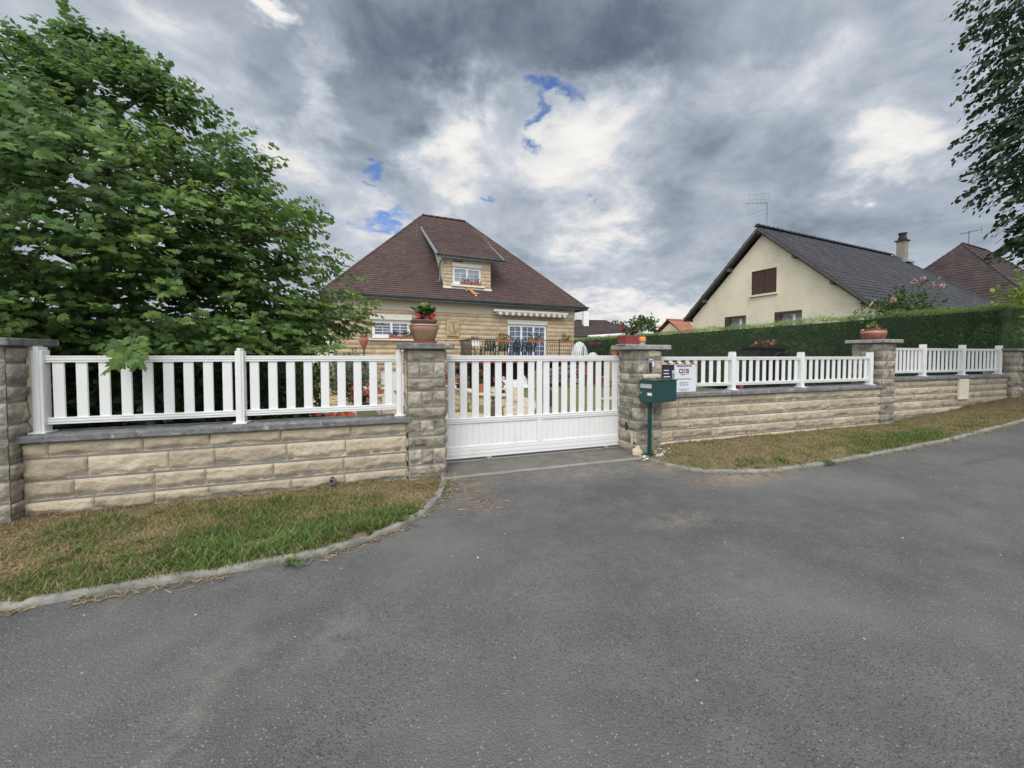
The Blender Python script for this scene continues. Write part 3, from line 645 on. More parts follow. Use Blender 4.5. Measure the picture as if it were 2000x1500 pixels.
t = low_wall('boundary_wall', "neighbour's wall with a pale coping beyond the yellow pier", 16.1, 22, 5.40, 1.98, [(.5,.7),(.7,.87),(.87,1.07),(1.07,1.24),(1.24,1.44),(1.44,1.61),(1.61,1.78),(1.78,1.908)], 41, .5, 0, .05)
# oval hole, cement patches on the gate pier
m = MB(); m.tube([(0,.005,.0),(0,-.004,.0)], .03, 14); hb = m.build('cable_hole', M['black'], gp); hb.scale = (1,1,2.5)
hb.rotation_euler = (0,0,R(-90)); hb.location = (-.262, .0, .50)
def splat(name, m, parent, O, ax, az, an, w, h, seed, th=.012):
    mb = MB(); n = 26; O, ax, az, an = map(Vector, (O, ax, az, an)); ring = []; inner = []
    for i in range(n):
        a = 2*math.pi*i/n; r = 1 + .35*noise.noise((math.cos(a)*1.8, math.sin(a)*1.8, seed))
        ring.append(O + ax*(w/2*r*math.cos(a)) + az*(h/2*r*math.sin(a)) + an*.004); inner.append(O + ax*(w/2*r*.7*math.cos(a)) + az*(h/2*r*.75*math.sin(a)) + an*(.004+th*(.8+.5*noise.noise((i,seed,0)))))
    V = ring + inner; F = [(i,(i+1)%n,(i+1)%n+n,i+n) for i in range(n)] + [tuple(range(n,2*n))]
    mb.add(V, F); return mb.build(name, m, parent, smooth=True)
splat('cement_patch', M['cement'], gp, (-.235,-.278,.06), Vector((.75,-.66,0)), Z_, Vector((-.66,-.75,0)), .16, .34, 3, .02)
splat('cement_patch', M['cement'], gp, (-.254,-.16,.30), Y_, Z_, -X_, .05, .24, 5, .012)
splat('cement_patch', M['cement'], gp, (.02,-.285,1.34), X_, Z_, -Y_, .34, .085, 7, .012)
splat('cement_patch', M['cement'], gp, (.06,-.285,1.70), X_, Z_, -Y_, .24, .11, 9, .012)
mb = MB()
for _ in range(90):
    x, y = random.gauss(4.0,.13), random.gauss(5.14,.09); r = random.uniform(.008,.028)
    mb.lathe([(r*.5,-r*.3),(r,r*.2),(r*.6,r*.7)], 6, (x, y, zverge(x, min(5.4,y))), random.random(), sx=random.uniform(.7,1.4))
tag(mb.build('rubble', M['chips']), 'pale rubble scattered at the foot of the mailbox post', 'rubble', kind='stuff')

# ------------------------------------------------------------------ white fences and gate
def grooved(mb, x0, x1, yf, z0, z1, t=.05):
    # a horizontal rail with two shallow grooves in its front
    h = z1-z0; a, b = z0+h*.26, z0+h*.66
    mb.box(x0, x1, yf, yf+t, z0, a); mb.box(x0, x1, yf-.004, yf+t, a+.006, b); mb.box(x0, x1, yf, yf+t, b+.006, z1); mb.box(x0+.001, x1-.001, yf+.012, yf+t-.002, z0+.002, z1-.002)
def fence(label, xs, yp, zcap, ztop, bays, slat_w, rail, first=True, last=True):
    t = thing('white_fence', label, 'fence', (xs[0], yp, zcap)); o = xs[0]; hz = ztop - zcap
    for i, x in enumerate(xs):
        if (i == 0 and not first) or (i == len(xs)-1 and not last): continue
        x -= o; p = MB(); w = .042
        p.box(x-w, x+w, -.035, .075, .0, hz+.055); p.box(x-w+.022, x+w-.022, -.045, .085, 0, hz+.088)
        p.box(x-.068, x+.068, -.07, .11, .0, .018)
        p.build('post', M['pvc'], t, bevel=.004)
    sm = None
    for i, n in enumerate(bays):
        a, b = xs[i]-o+.042, xs[i+1]-o-.042
        for nm, z0, z1 in (('top_rail', hz-rail, hz), ('bottom_rail', .085, .085+rail)):
            r = MB(); grooved(r, a, b, 0, z0, z1); r.build(nm, M['pvc'], t, bevel=.003)
        pitch = (b-a)/n
        for k in range(n):
            if sm is None:
                s = MB(); s.box(-slat_w/2, slat_w/2, 0, .022, .085+rail-.01, hz-rail+.01); s.box(-slat_w/2-.004, slat_w/2+.004, .006, .016, .085+rail-.01, hz-rail+.01); so = s.build('slat', M['pvc'], t, bevel=.003); sm = so
            else: so = sm.copy(); COL.objects.link(so); so.parent = t
            so.location = (a + pitch*(k+.5), .014, 0)
    return t
fence('tall white slatted fence on the wall left of the gate', [-3.28,-1.555,.215], 5.52, .826, 1.618, [9,9], .088, .068)
fence('white slatted fence holding the sign board, right of the gate', [4.30,5.97,7.735,9.83], 5.52, .996, 1.60, [9,10,12], .075, .06, first=False)
fence('short far white fence beyond the bowl pier', [10.37,11.72,13.32,14.98], 5.52, 1.141, 1.79, [9,9,9], .075, .055, first=False)

def gate():
    t = thing('sliding_gate', 'white sliding gate with slats above and a boarded lower half', 'gate', (.62, 5.90, .05)); L = 3.30
    for nm, z0, z1 in (('top_rail', 1.485, 1.57), ('middle_rail', .555, .635), ('bottom_rail', .035, .185)):
        r = MB(); grooved(r, 0, L, -.012, z0, z1, .062); 
        if nm == 'bottom_rail': r.box(0, L, -.010, .05, .186, .212)
        r.build(nm, M['pvc'], t, bevel=.004)
    for x in (.0, 1.735-.045, L-.09):
        s = MB(); s.box(x, x+.09, -.008, .045, .212, 1.486); s.build('stile', M['pvc'], t, bevel=.004)
    sm = None
    for a, b, n in ((.09+.16, 1.69, 8), (1.78, 3.21, 9)):
        pitch = (b-a)/n; 
        bd = MB(); k = 0; x = a if a > 1 else .09
        while x < b-.01:
            x2 = min(x+.095, b); bd.box(x+.0015, x2-.0015, .006, .03, .205, .56); x = x2
        bd.box(a-.05 if a > 1 else .085, b+.01, .012, .028, .205, .56)
        bd.build('board_panel', M['pvc'], t, bevel=.002)
        for k in range(n):
            if sm is None:
                s = MB(); s.box(-.05, .05, 0, .022, .63, 1.49); s.box(-.054, .054, .006, .016, .63, 1.49); so = s.build('slat', M['pvc'], t, bevel=.003); sm = so
            else: so = sm.copy(); COL.objects.link(so); so.parent = t
            so.location = (a + pitch*(k+.5), .01, 0)
    for x in (.9, 2.95):
        w = MB(); w.tube([(x,-.012,.012),(x,.06,.012)], .026, 14); w.box(x-.05, x+.05, -.015, .05, .018, .034); w.build('roller', M['steel'], t)
    r = MB(); r.box(0, L, .015, .03, -.02, -.004); r.build('floor_track', M['steel'], t)
gate()
# a mitred render joint where fence meets piers
for x0, x1, z0, z1, lab in ((-3.365,-3.30,.826,1.72,'rough mortar fillet between left end pier and fence post'), (.225+.05,.312,.826,1.72,'rough mortar fillet between urn pier and fence post')):
    m = MB(); m.box(x0, x1, 5.50, 5.62, z0, z1); tag(m.build('mortar_fillet', M['cement']), lab, 'mortar')

# ------------------------------------------------------------------ writing
def text(body, size, m, parent, loc, rot, name='lettering', ext=.0012, bold=0.0, sx=1.0, align='CENTER'):
    cu = bpy.data.curves.new(name, 'FONT'); cu.body = body; cu.size = size; cu.extrude = ext; cu.align_x = align; cu.align_y = 'CENTER'; cu.offset = bold
    ob = bpy.data.objects.new(name, cu); COL.objects.link(ob); bpy.context.view_layer.update()
    me = bpy.data.meshes.new_from_object(ob.evaluated_get(bpy.context.evaluated_depsgraph_get())); bpy.data.objects.remove(ob)
    me.materials.clear(); me.materials.append(m); o = bpy.data.objects.new(name, me); COL.objects.link(o); o.parent = parent
    o.location = loc; o.rotation_euler = rot; o.scale = (sx, 1, 1); return o
UP = (R(90), 0, 0)

def sign():
    t = thing('sign_board', 'white and navy tradesman sign board with DJS logo tied to the fence', 'sign', (4.355, 5.462, 1.0)); W, H = .73, .505
    b = MB(); b.box(0, W, 0, .004, 0, H); b.build('board', M['signwhite'], t)
    p = MB(); p.box(.0, .262, -.002, -.0005, .03, H-.033)
    p.build('navy_panel', M['navy'], t)
    f = MB(); f.box(0, .006, -.003, -.0003, 0, H); f.box(W-.006, W, -.003, -.0003, 0, H); f.box(.006, W-.006, -.003, -.0003, 0, .006); f.box(.006, W-.006, -.003, -.0003, H-.038, H-.032); f.build('border', M['signorange'], t)
    s = MB(); s.box(.006, W-.006, -.0025, -.0004, H-.032, H-.0005); s.build('top_band', M['signcream'], t)
    s = MB()
    for k in range(4): x = .10+.166*k; s.box(x, x+.075, -.0045, -.0028, H-.026, H-.004)
    s.build('band_blocks', M['signbrown'], t)
    s = MB()
    for z, w in ((H-.132,.105),(H-.185,.105),(H-.238,.125)): s.box(.045, .045+w, -.0045, -.0025, z-.007, z+.007)
    s.build('white_bars', M['white'], t)
    s = MB()
    for k, tn in enumerate((.95,.7,.3,.45,.35,.6,.1,.8)): s.box(.215, .268, -.0045, -.0025, H-.135-.027*k-.025, H-.135-.027*k, tn)
    s.build('photo_strip', mat('sign photo strip', (.33,.32,.33), None, rough=.5, tone=.9), t)
    cx = .47
    text('REALISATION DE', .040, M['ink'], t, (cx, -.002, H-.062), UP, bold=.0012, sx=1.02)
    # logo: square D, hooked j, S
    l = MB(); z0, z1, x0 = .325, .395, cx-.105
    for a in ((x0,x0+.085,z0,z0+.015),(x0,x0+.085,z1-.015,z1),(x0,x0+.017,z0+.015,z1-.015),(x0+.068,x0+.085,z0+.015,z1-.015)): l.box(a[0],a[1],-.004,-.001,a[2],a[3])
    x0 = cx+.032
    for a in ((x0,x0+.066,z0,z0+.014),(x0,x0+.066,z0+.029,z0+.042),(x0,x0+.066,z1-.014,z1),(x0,x0+.016,z0+.042,z1-.014),(x0+.050,x0+.066,z0+.014,z0+.029)): l.box(a[0],a[1],-.004,-.001,a[2],a[3])
    l.build('logo_letters', M['ink'], t)
    l = MB(); x0 = cx-.010; l.box(x0+.006, x0+.026, -.004, -.001, z0-.035, z1); l.box(x0-.062, x0+.006, -.004, -.001, z0-.035, z0-.017); l.box(x0-.062, x0-.05, -.004, -.001, z0-.017, z0-.006); l.build('logo_hook', M['signorange'], t)
    l = MB(); l.box(x0+.007, x0+.025, -.004, -.001, z1+.006, z1+.02); l.box(cx+.032, cx+.098, -.004, -.001, z0-.020, z0-.016); l.build('logo_dot', M['inkgrey'], t)
    text('MICHAEL BETHMAN', .030, M['inkgrey'], t, (cx, -.002, .222), UP, bold=.0005, sx=1.15)
    text('06 29 88 46 75', .030, M['inkgrey'], t, (cx, -.002, .158), UP, bold=.0004, sx=1.0)
    text('03 26 05 56 97', .030, M['inkgrey'], t, (cx, -.002, .120), UP, bold=.0004, sx=1.0)
    text('www.menuiserie-exterieure', .019, M['inkgrey'], t, (cx, -.002, .050), UP, bold=.0003, sx=1.1)
    text('portails - clotures', .017, M['inkgrey'], t, (cx, -.002, .024), UP, bold=.0002)
    for x in (.004, W-.01):
        c = MB(); c.tube([(x,-.006,H-.06),(x,.0,H-.06)], .008, 10); c.build('cable_tie', M['black'], t)
sign()
def mailbox():
    t = thing('mailbox', 'dark green metal mailbox on a slim post before the intercom pier', 'mailbox', (3.865, 5.02, .08), R(13.8))
    W, D, z0, z1 = .56, .27, .815, 1.155         # local x: length, y: width of the door end
    b = MB(); b.box(0, W, 0, D, z0, z1-.008); b.build('box', M['box_green'], t, bevel=.006)
    b = MB(); b.box(-.012, W+.008, -.008, D+.008, z1-.007, z1+.008); b.build('lid', M['box_green'], t, bevel=.004)
    d = MB(); d.box(-.010, -.001, .008, D-.008, z0+.008, z1-.012); dd = d.build('door', M['box_green'], t, bevel=.003)
    s = MB(); s.box(-.020, -.0105, .028, D-.03, z1-.11, z1-.055); s.box(-.024, -.020, .028, D-.03, z1-.116, z1-.10); s.build('letter_slot', M['steel'], dd, bevel=.003)
    s = MB(); s.box(-.014, -.0105, .03, .105, z0+.115, z0+.152); s.build('name_plate', M['white'], dd, bevel=.002)
    s = MB(); s.box(-.0125, -.0104, .018, .118, z0+.108, z0+.159); s.build('plate_holder', M['grey_plastic'], dd)
    s = MB(); s.tube([(-.010,D-.04,z0+.15),(-.018,D-.04,z0+.15)], .012, 12); s.build('lock', M['steel'], dd)
    p = MB(); p.box(.055, .105, .11, .16, -.06, z0-.001); p.build('post', M['post_green'], t, bevel=.006)
    p = MB(); p.box(.0, .16, .05, .22, -.004, .004); p.build('foot_plate', M['post_green'], t)
mailbox()
def intercom():
    t = thing('intercom_panel', 'slim grey intercom panel with figure 8 on the mailbox pier', 'intercom', (3.995, 5.328, 1.325))
    b = MB(); b.box(0, .115, 0, .03, 0, .255); b.build('housing', M['grey_plastic'], t, bevel=.006)
    b = MB(); b.box(.012, .07, -.003, .0, .02, .18); b.build('speaker_grille', M['dark_iron'], t)
    b = MB(); b.box(.02, .07, -.004, .0, .225, .236); b.build('name_strip', M['white'], t)
    text('8', .115, M['white'], t, (.092, -.003, .155), UP, 'house_number', bold=.0025, sx=.8)
intercom()
def beacon():
    t = thing('warning_lamp', 'small orange warning lamp on a grey base at the pier cap edge', 'lamp', (3.93, 5.40, 1.79))
    b = MB(); b.lathe([(.058,0),(.058,.012),(.044,.02),(.044,.055)], 20); b.build('base', M['coping_light'], t)
    b = MB(); b.lathe([(.054,.055),(.056,.06),(.053,.115),(.045,.128),(.02,.13)], 20); b.build('lens', M['orange_lens'], t, smooth=True)
beacon()

# ------------------------------------------------------------------ roofs and houses
def tile_plane(mb, O, u, v, vmax, left, right, row=.17, tw=.17, lip=.018, arch=0.0, gap=0.0):
    # O eave origin, u along the eave, v up the slope (unit); left(t), right(t) give the u limits at slope length t
    O, u, v = map(Vector, (O, u, v)); n = u.cross(v).normalized(); nr = max(1, int(round(vmax/row))); row = vmax/nr
    for j in range(nr):
        a, b = j*row, (j+1)*row + row*.15
        if j == nr-1: b = vmax
        m = (a+min(b, vmax))/2; l0, r0, l1, r1 = left(a), right(a), left(min(b, vmax)), right(min(b, vmax))
        x = l0 - ((j % 2)*.5)*tw; 
        while x < r0:
            xa, xb = max(x, l0), min(x+tw-gap, r0); x += tw
            if xb - xa < .004: continue
            ta, tb = max(min(xa, r1), l1), max(min(xb, r1), l1)
            if xa < l1 and xb > l1 and tb - ta < .002: tb = ta = l1
            h = lip + random.uniform(-.003, .005); tn = min(1, max(0, random.gauss(.5, .22)))
            if arch:
                xm, tm = (xa+xb)/2, (ta+tb)/2
                mb.add([O+u*xa+v*a+n*(h-arch*.6), O+u*xm+v*a+n*(h+arch), O+u*xb+v*a+n*(h-arch*.6), O+u*tb+v*b+n*(.004-arch*.6), O+u*tm+v*b+n*(.004+arch), O+u*ta+v*b+n*(.004-arch*.6), O+u*xa+v*a-n*.01, O+u*xm+v*a-n*.01, O+u*xb+v*a-n*.01],
                    [(0,1,4,5),(1,2,3,4),(6,7,1,0),(7,8,2,1)], tn)
            else:
                mb.add([O+u*xa+v*a+n*h, O+u*xb+v*a+n*h, O+u*tb+v*b+n*.003, O+u*ta+v*b+n*.003, O+u*xa+v*a-n*.01, O+u*xb+v*a-n*.01], [(0,1,2,3),(4,5,1,0)], tn)
def ridge_tiles(mb, a, b, r=.11, step=.40, n=7):
    a, b = Vector(a), Vector(b); d = b-a; L = d.length; d.normalize(); k = max(1, int(L/step)); st = L/k
    side = d.cross(Vector((0,0,1))).normalized(); up = side.cross(d)
    for i in range(k):
        V = []; F = []
        for (t, rr) in ((i*st-.02, r*1.12), (i*st+.07, r*1.1), (i*st+.075, r*.98), ((i+1)*st, r*.92)):
            for q in range(n):
                g = math.pi*q/(n-1); V.append(a + d*t + side*(math.cos(g)*rr) + up*(math.sin(g)*rr*.85 - .02))
        for s in range(3):
            for q in range(n-1): F.append((s*n+q, s*n+q+1, (s+1)*n+q+1, (s+1)*n+q))
        F.append(tuple(range(n))); mb.add(V, F, random.random())
def gutter(mb, a, b, r=.075, n=8):
    a, b = Vector(a), Vector(b); d = (b-a).normalized(); side = d.cross(Vector((0,0,1))).normalized(); V = []; F = []
    for p in (a, b):
        for (rr) in (r, r*.88):
            for q in range(n):
                g = math.pi + math.pi*q/(n-1); V.append(p + side*math.cos(g)*rr + Vector((0,0,1))*math.sin(g)*rr)
    for (s, e) in ((0, 2), (1, 3)):
        for q in range(n-1): F.append((s*n+q, s*n+q+1, e*n+q+1, e*n+q))
    F += [(0, 2*n, 3*n, n), (n-1, 2*n-1, 4*n-1, 3*n-1), tuple(range(n)), tuple(range(2*n, 3*n))]
    mb.add(V, F); mb.tube([a - side*r, b - side*r], .012, 6); mb.tube([a + side*r, b + side*r], .012, 6)
def wall_holes(mb, x0, x1, z0, z1, y0, y1, holes):
    xs = sorted({x0, x1, *[min(max(h[k], x0), x1) for h in holes for k in (0, 1)]}); zs = sorted({z0, z1, *[min(max(h[k], z0), z1) for h in holes for k in (2, 3)]})
    for a, b in zip(xs, xs[1:]):
        for c, d in zip(zs, zs[1:]):
            if any(h[0] < (a+b)/2 < h[1] and h[2] < (c+d)/2 < h[3] for h in holes): continue
            mb.box(a, b, y0, y1, c, d)
def window(parent, x0, x1, z0, z1, yf, leaves, cols, rows, name='window', frame='white', pane='glass', fw=.055, mw=.022):
    # a framed window with glazing bars; the panes are one sub-part
    f = MB(); fd = .06
    f.box(x0, x1, yf, yf+fd, z0, z0+fw*1.5); f.box(x0, x1, yf, yf+fd, z1-fw, z1)
    f.box(x0, x0+fw, yf, yf+fd, z0+fw*1.5, z1-fw); f.box(x1-fw, x1, yf, yf+fd, z0+fw*1.5, z1-fw)
    lw_ = (x1-x0-2*fw)/leaves
    for i in range(leaves):
        a = x0+fw+lw_*i; b = a+lw_; s = .05
        if i: f.box(a-.055, a+.055, yf-.012, yf+fd-.002, z0+fw*1.5, z1-fw)
        aa, bb = a + (.055 if i else s), b - (.055 if i < leaves-1 else s)
        f.box(a if not i else aa-.001, aa, yf+.004, yf+fd-.004, z0+fw*1.5, z1-fw); f.box(bb, b if i == leaves-1 else bb+.001, yf+.004, yf+fd-.004, z0+fw*1.5, z1-fw)
        f.box(aa, bb, yf+.004, yf+fd-.004, z0+fw*1.5, z0+fw*1.5+.06); f.box(aa, bb, yf+.004, yf+fd-.004, z1-fw-.05, z1-fw)
        zb, zt = z0+fw*1.5+.06, z1-fw-.05
        for c in range(1, cols): x = aa+(bb-aa)*c/cols; f.box(x-mw/2, x+mw/2, yf+.012, yf+.036, zb, zt)
        for r in range(1, rows): z = zb+(zt-zb)*r/rows; f.box(aa, bb, yf+.013, yf+.035, z-mw/2, z+mw/2)
    o = f.build(name, M[frame], parent)
    p = MB(); p.box(x0+fw*.5, x1-fw*.5, yf+.038, yf+.044, z0+fw, z1-fw*.5); p.build('pane', M[pane], o)
    return o

def main_house():
    t = thing('stone_house', 'stone-faced house under a steep brown hipped roof with one dormer', 'house', HA, HR)
    W, D = 13.0, 10.0; zt = 4.36
    win = (1.58, 3.40, 2.40, 3.66); door = (8.65, 11.13, 1.44, 3.62); gar = (1.95, 4.40, -1.10, .97); bas = (5.63, 6.47, .50, 1.0)
    holes = [win, door, gar, bas]
    c = MB(); wall_holes(c, 0, W, -1.3, 3.84, .0, .35, holes); c.box(0, .35, .35, D, -1.3, 3.84); c.box(W-.35, W, .35, D, -1.3, 3.84); c.box(.35, W-.35, D-.35, D, -1.3, 3.84)
    c.box(.35, W-.35, .9, 1.0, -1.3, 3.84); c.build('wall_core', M['house_mortar'], t)
    c = MB(); c.box(-.02, W+.02, -.035, D+.02, 3.842, zt); c.box(.0, W, .35, D, zt, zt+.02); c.build('render_band', M['render'], t)
    s = MB(); s.raw = True; cs = []; z = 3.84; hh = (.17,.245,.21,.25,.25,.205,.135,.235,.215,.225,.15,.2); i = 0
    while z > -1.2: q = hh[i % len(hh)]; cs.append((z-q, z)); z -= q; i += 1
    stone(s, (0,0,0), X_, Z_, -Y_, W, cs, .95, res=.075, out=.04, amp=.035, seed=51, gap=.010, chip=1.0, holes=holes)
    stone(s, (W,0,0), Y_, Z_, X_, 4, cs[:16], .95, res=.1, out=.04, amp=.035, seed=61, gap=.010)
    stone(s, (0,4,0), -Y_, Z_, -X_, 4, cs[:16], .95, res=.1, out=.04, amp=.035, seed=67, gap=.010)
    s.build('stone_facing', M['house_stone'], t, smooth=True)
    # windows
    w = window(t, 1.60, 3.38, 2.47, 3.32, .02, 2, 2, 4, fw=.08)
    b = MB(); b.box(1.52, 3.46, -.10, .1, 3.36, 3.645); b.box(1.6, 3.38, -.03, .1, 3.315, 3.36); b.build('shutter_box', M['offwhite'], w, bevel=.01)
    b = MB(); b.box(1.45, 3.55, -.16, .1, 2.355, 2.43); b.build('sill', M['offwhite'], w, bevel=.008)
    w = window(t, 8.67, 11.11, 1.45, 3.36, .04, 3, 2, 6, fw=.07)
    b = MB(); b.box(8.63, 11.15, -.06, .12, 3.375, 3.62); b.build('shutter_box', M['offwhite'], w, bevel=.01)
    w = window(t, 5.66, 6.44, .53, .97, .12, 2, 1, 1, frame='zinc', pane='glass_dark', fw=.04)
    b = MB(); b.box(5.55, 6.55, -.09, .1, .44, .5); b.build('sill', M['offwhite'], w)
    g = MB(); 
    for k in range(4): g.box(1.97, 4.38, .10, .14, -1.08+.51*k+.004, -1.08+.51*(k+1)-.004)
    for k in range(2): g.box(2.32+.3*k, 2.33+.3*k, .095, .1, -1.08, .95)
    g.box(1.97, 4.38, .115, .13, -1.08, .96); g = g.build('garage_door', M['white'], t)
    h = MB(); h.box(2.66, 2.69, .04, .10, -.27, -.10); h.box(2.56, 2.69, .03, .05, -.16, -.135); h.build('handle', M['dark_iron'], g)
    # roof
    e0, e1, y0, y1, ze, k = -.62, 13.62, -.52, 10.52, 4.44, 1.076; zr_ = ze + (5-y0)*k; r0, r1 = 5.02, 7.76
    m = MB(); f = MB()
    f.poly([(e0,y0,ze-.03),(e1,y0,ze-.03),(e1,y1,ze-.03),(e0,y1,ze-.03)]); f.box(e0, e1, y0-.0, y0+.02, ze-.13, ze+.01); f.box(e0, e0+.02, y0, y1, ze-.13, ze+.01); f.box(e1-.02, e1, y0, y1, ze-.13, ze+.01)
    f.build('eaves', M['zinc'], t)
    vf = Vector((0, 5-y0, zr_-ze)); Lf = vf.length; vf.normalize()
    tile_plane(m, (0,y0,ze), X_, vf, Lf, lambda q: e0+(r0-e0)*q/Lf, lambda q: e1+(r1-e1)*q/Lf, .165, .2, .022)
    vl = Vector((r0-e0, 0, zr_-ze)); Ll = vl.length; vl.normalize()
    tile_plane(m, (e0,y1,ze), -Y_, vl, Ll, lambda q: (y1-5)*q/Ll, lambda q: (y1-y0)-(5-y0)*q/Ll, .165, .3, .022)
    vr = Vector((r1-e1, 0, zr_-ze)); Lr = vr.length; vr.normalize()
    tile_plane(m, (e1,y0,ze), Y_, vr, Lr, lambda q: (5-y0)*q/Lr, lambda q: (y1-y0)-(y1-5)*q/Lr, .165, .3, .022)
    m.poly([(e0,y1,ze),(e1,y1,ze),(r1,5,zr_),(r0,5,zr_)])
    ro = m.build('roof', M['tile'], t)
    m = MB(); ridge_tiles(m, (r0,5,zr_), (r1,5,zr_), .12, .42)
    for a, b_ in (((e0,y0,ze),(r0,5,zr_)), ((e1,y0,ze),(r1,5,zr_)), ((e0,y1,ze),(r0,5,zr_)), ((e1,y1,ze),(r1,5,zr_))): ridge_tiles(m, a, b_, .075, .24, 5)
    m.build('ridge_tiles', M['tile'], ro)
    g = MB(); gutter(g, (e0,y0-.07,ze+.05), (e1,y0-.07,ze+.05), .085); g.build('gutter', M['zinc'], ro)
    a = MB(); za = ze+(3.2-y0)*k; a.tube([(4.32,3.15,za-.2),(4.32,3.15,za+1.0)], .018, 6); a.tube([(4.1,2.9,za+.9),(4.55,3.4,za+.9)], .012, 5)
    for q in range(4): a.tube([(4.12+.13*q,3.15-.2+.1*q,za+.9),(4.02+.13*q,3.3-.15+.1*q,za+.9)], .008, 4)
    a.build('aerial', M['zinc'], ro)
    # dormer
    dx0, dx1, yf, zb, zt2 = 5.10, 7.74, .18, 5.14, 6.74; ww = (5.60, 7.20, 5.38, 6.48)
    rz = lambda y: ze + (y-y0)*k; yt = 4.02; sl = (rz(yt)-6.80)/(yt+.12)
    dz = lambda y: 6.80 + (y+.12)*sl
    d = MB(); wall_holes(d, dx0+.03, dx1-.03, zb, zt2+.02, yf+.03, yf+.25, [ww]); 
    for x in (dx0+.03, dx1-.05):
        d.add([(x,yf+.03,zb),(x,yt-.3,rz(yt-.3)-.05),(x,yt-.3,dz(yt-.3)-.12),(x,yf+.03,dz(yf)-.12),(x+.02,yf+.03,zb),(x+.02,yt-.3,rz(yt-.3)-.05),(x+.02,yt-.3,dz(yt-.3)-.12),(x+.02,yf+.03,dz(yf)-.12)], [(0,1,2,3),(7,6,5,4),(0,4,5,1),(1,5,6,2),(2,6,7,3),(3,7,4,0)])
    dw = d.build('dormer', M['render'], t)
    s = MB(); s.raw = True; cz = [(zb+.10+i*.19+(.03 if i % 2 else 0), zb+.10+(i+1)*.19+(.03 if not i % 2 else 0)) for i in range(7)]
    stone(s, (dx0,yf+.03,0), X_, Z_, -Y_, .48, cz, .25, res=.05, out=.045, amp=.025, seed=71, splits=[[.4],[],[.3],[.6]])
    s.build('stone_jamb', M['house_stone'], dw, smooth=True); s = MB(); s.raw = True
    stone(s, (dx1-.5,yf+.03,0), X_, Z_, -Y_, .5, cz, .25, res=.05, out=.045, amp=.025, seed=74, splits=[[],[.6],[.35],[.7]])
    s.build('stone_jamb', M['house_stone'], dw, smooth=True)
    q = MB(); q.box(dx0-.02, dx1+.02, yf-.07, yf+.1, zb-.0, zb+.10); q.build('flashing', M['white'], dw)
    w = window(t, 5.62, 7.18, 5.40, 6.30, .25, 2, 2, 3, pane='glass_sky', fw=.055)
    b = MB(); b.box(5.58, 7.22, .16, .30, 6.305, 6.50); b.build('shutter_box', M['offwhite'], w, bevel=.03)
    b = MB(); b.box(5.50, 7.32, -.0, .3, 5.255, 5.35); b.build('sill', M['offwhite'], w, bevel=.008)
    b = MB(); b.box(5.62, 6.15, .19, .21, 6.56, 6.62); b.build('vent', M['black'], dw)
    m = MB(); vv = Vector((0, yt+.12, rz(yt)-6.80)); L = vv.length; vv.normalize()
    tile_plane(m, (4.74,-.14,6.82), X_, vv, L, lambda q: 0, lambda q: 3.62 + .06*q/L, .16, .2, .02)
    dr = m.build('dormer_roof', M['tile'], t)
    b = MB()
    for x in (4.70, 8.36): b.add([(x,-.16,6.66),(x,yt,dz(yt)-.14),(x,yt,dz(yt)+.03),(x,-.16,6.85),(x+.04,-.16,6.66),(x+.04,yt,dz(yt)-.14),(x+.04,yt,dz(yt)+.03),(x+.04,-.16,6.85)], [(0,1,2,3),(7,6,5,4),(0,4,5,1),(1,5,6,2),(2,6,7,3),(3,7,4,0)])
    b.box(4.74, 8.38, -.14, -.11, 6.66, 6.80); b.add([(4.74,-.11,6.70),(8.38,-.11,6.70),(8.38,.25,6.74),(4.74,.25,6.74)], [(0,1,2,3)]); b.build('bargeboard', M['zinc_light'], dr)
    g = MB(); gutter(g, (4.66,-.20,6.80), (8.46,-.20,6.78), .07); g.build('gutter', M['zinc'], dr)
    g = MB(); g.tube([(5.05,-.20,6.74),(5.04,-.16,6.62),(4.93,.10,6.42),(4.92,.16,6.30),(4.92,.16,5.55),(4.88,.10,5.42),(4.62,.02,5.38)], .042, 8); g.build('downpipe', M['zinc'], dr, smooth=True)
    # awning
    a = MB(); a.prism([(7.72,4.0),(12.36,4.0),(12.36,4.13),(7.72,4.13)], -.36, -.03); aw = a.build('awning', M['white'], t, bevel=.02)
    n = 24; wv = 4.44/n; V = []; F = []; T = []
    for i in range(n):
        for k in range(4):
            V += [(7.82+wv*(i+k/4), -.34, 4.0), (7.82+wv*(i+k/4), -.34-.01*math.sin(math.pi*k/4), (3.82,3.80,3.795,3.80)[k])]; T.append(i % 2)
    V += [(7.82+wv*n, -.34, 4.0), (7.82+wv*n, -.34, 3.82)]; F = [(2*k, 2*k+1, 2*k+3, 2*k+2) for k in range(4*n)]
    vo = mesh_np('valance', np.array(V), np.array(F), M['awning_stripe'], T, aw); sf = vo.modifiers.new('cloth', 'SOLIDIFY'); sf.thickness = .006
    return t
M['awning_stripe'] = tone_mat('awning stripes', [(0,(.26,.22,.20)),(.45,(.26,.22,.20)),(.55,(.66,.65,.62)),(1,(.66,.65,.62))], .8)
M['zinc_light'] = mat('painted bargeboard', (.24,.29,.36), (.30,.35,.42), 4, .55)
M['glass_sky'] = mat('painted sky pane', (.22,.26,.33), (.36,.40,.46), 3, .06, spec=.7)  # pale base colour stands in for sky reflected in the dormer panes
house = main_house()
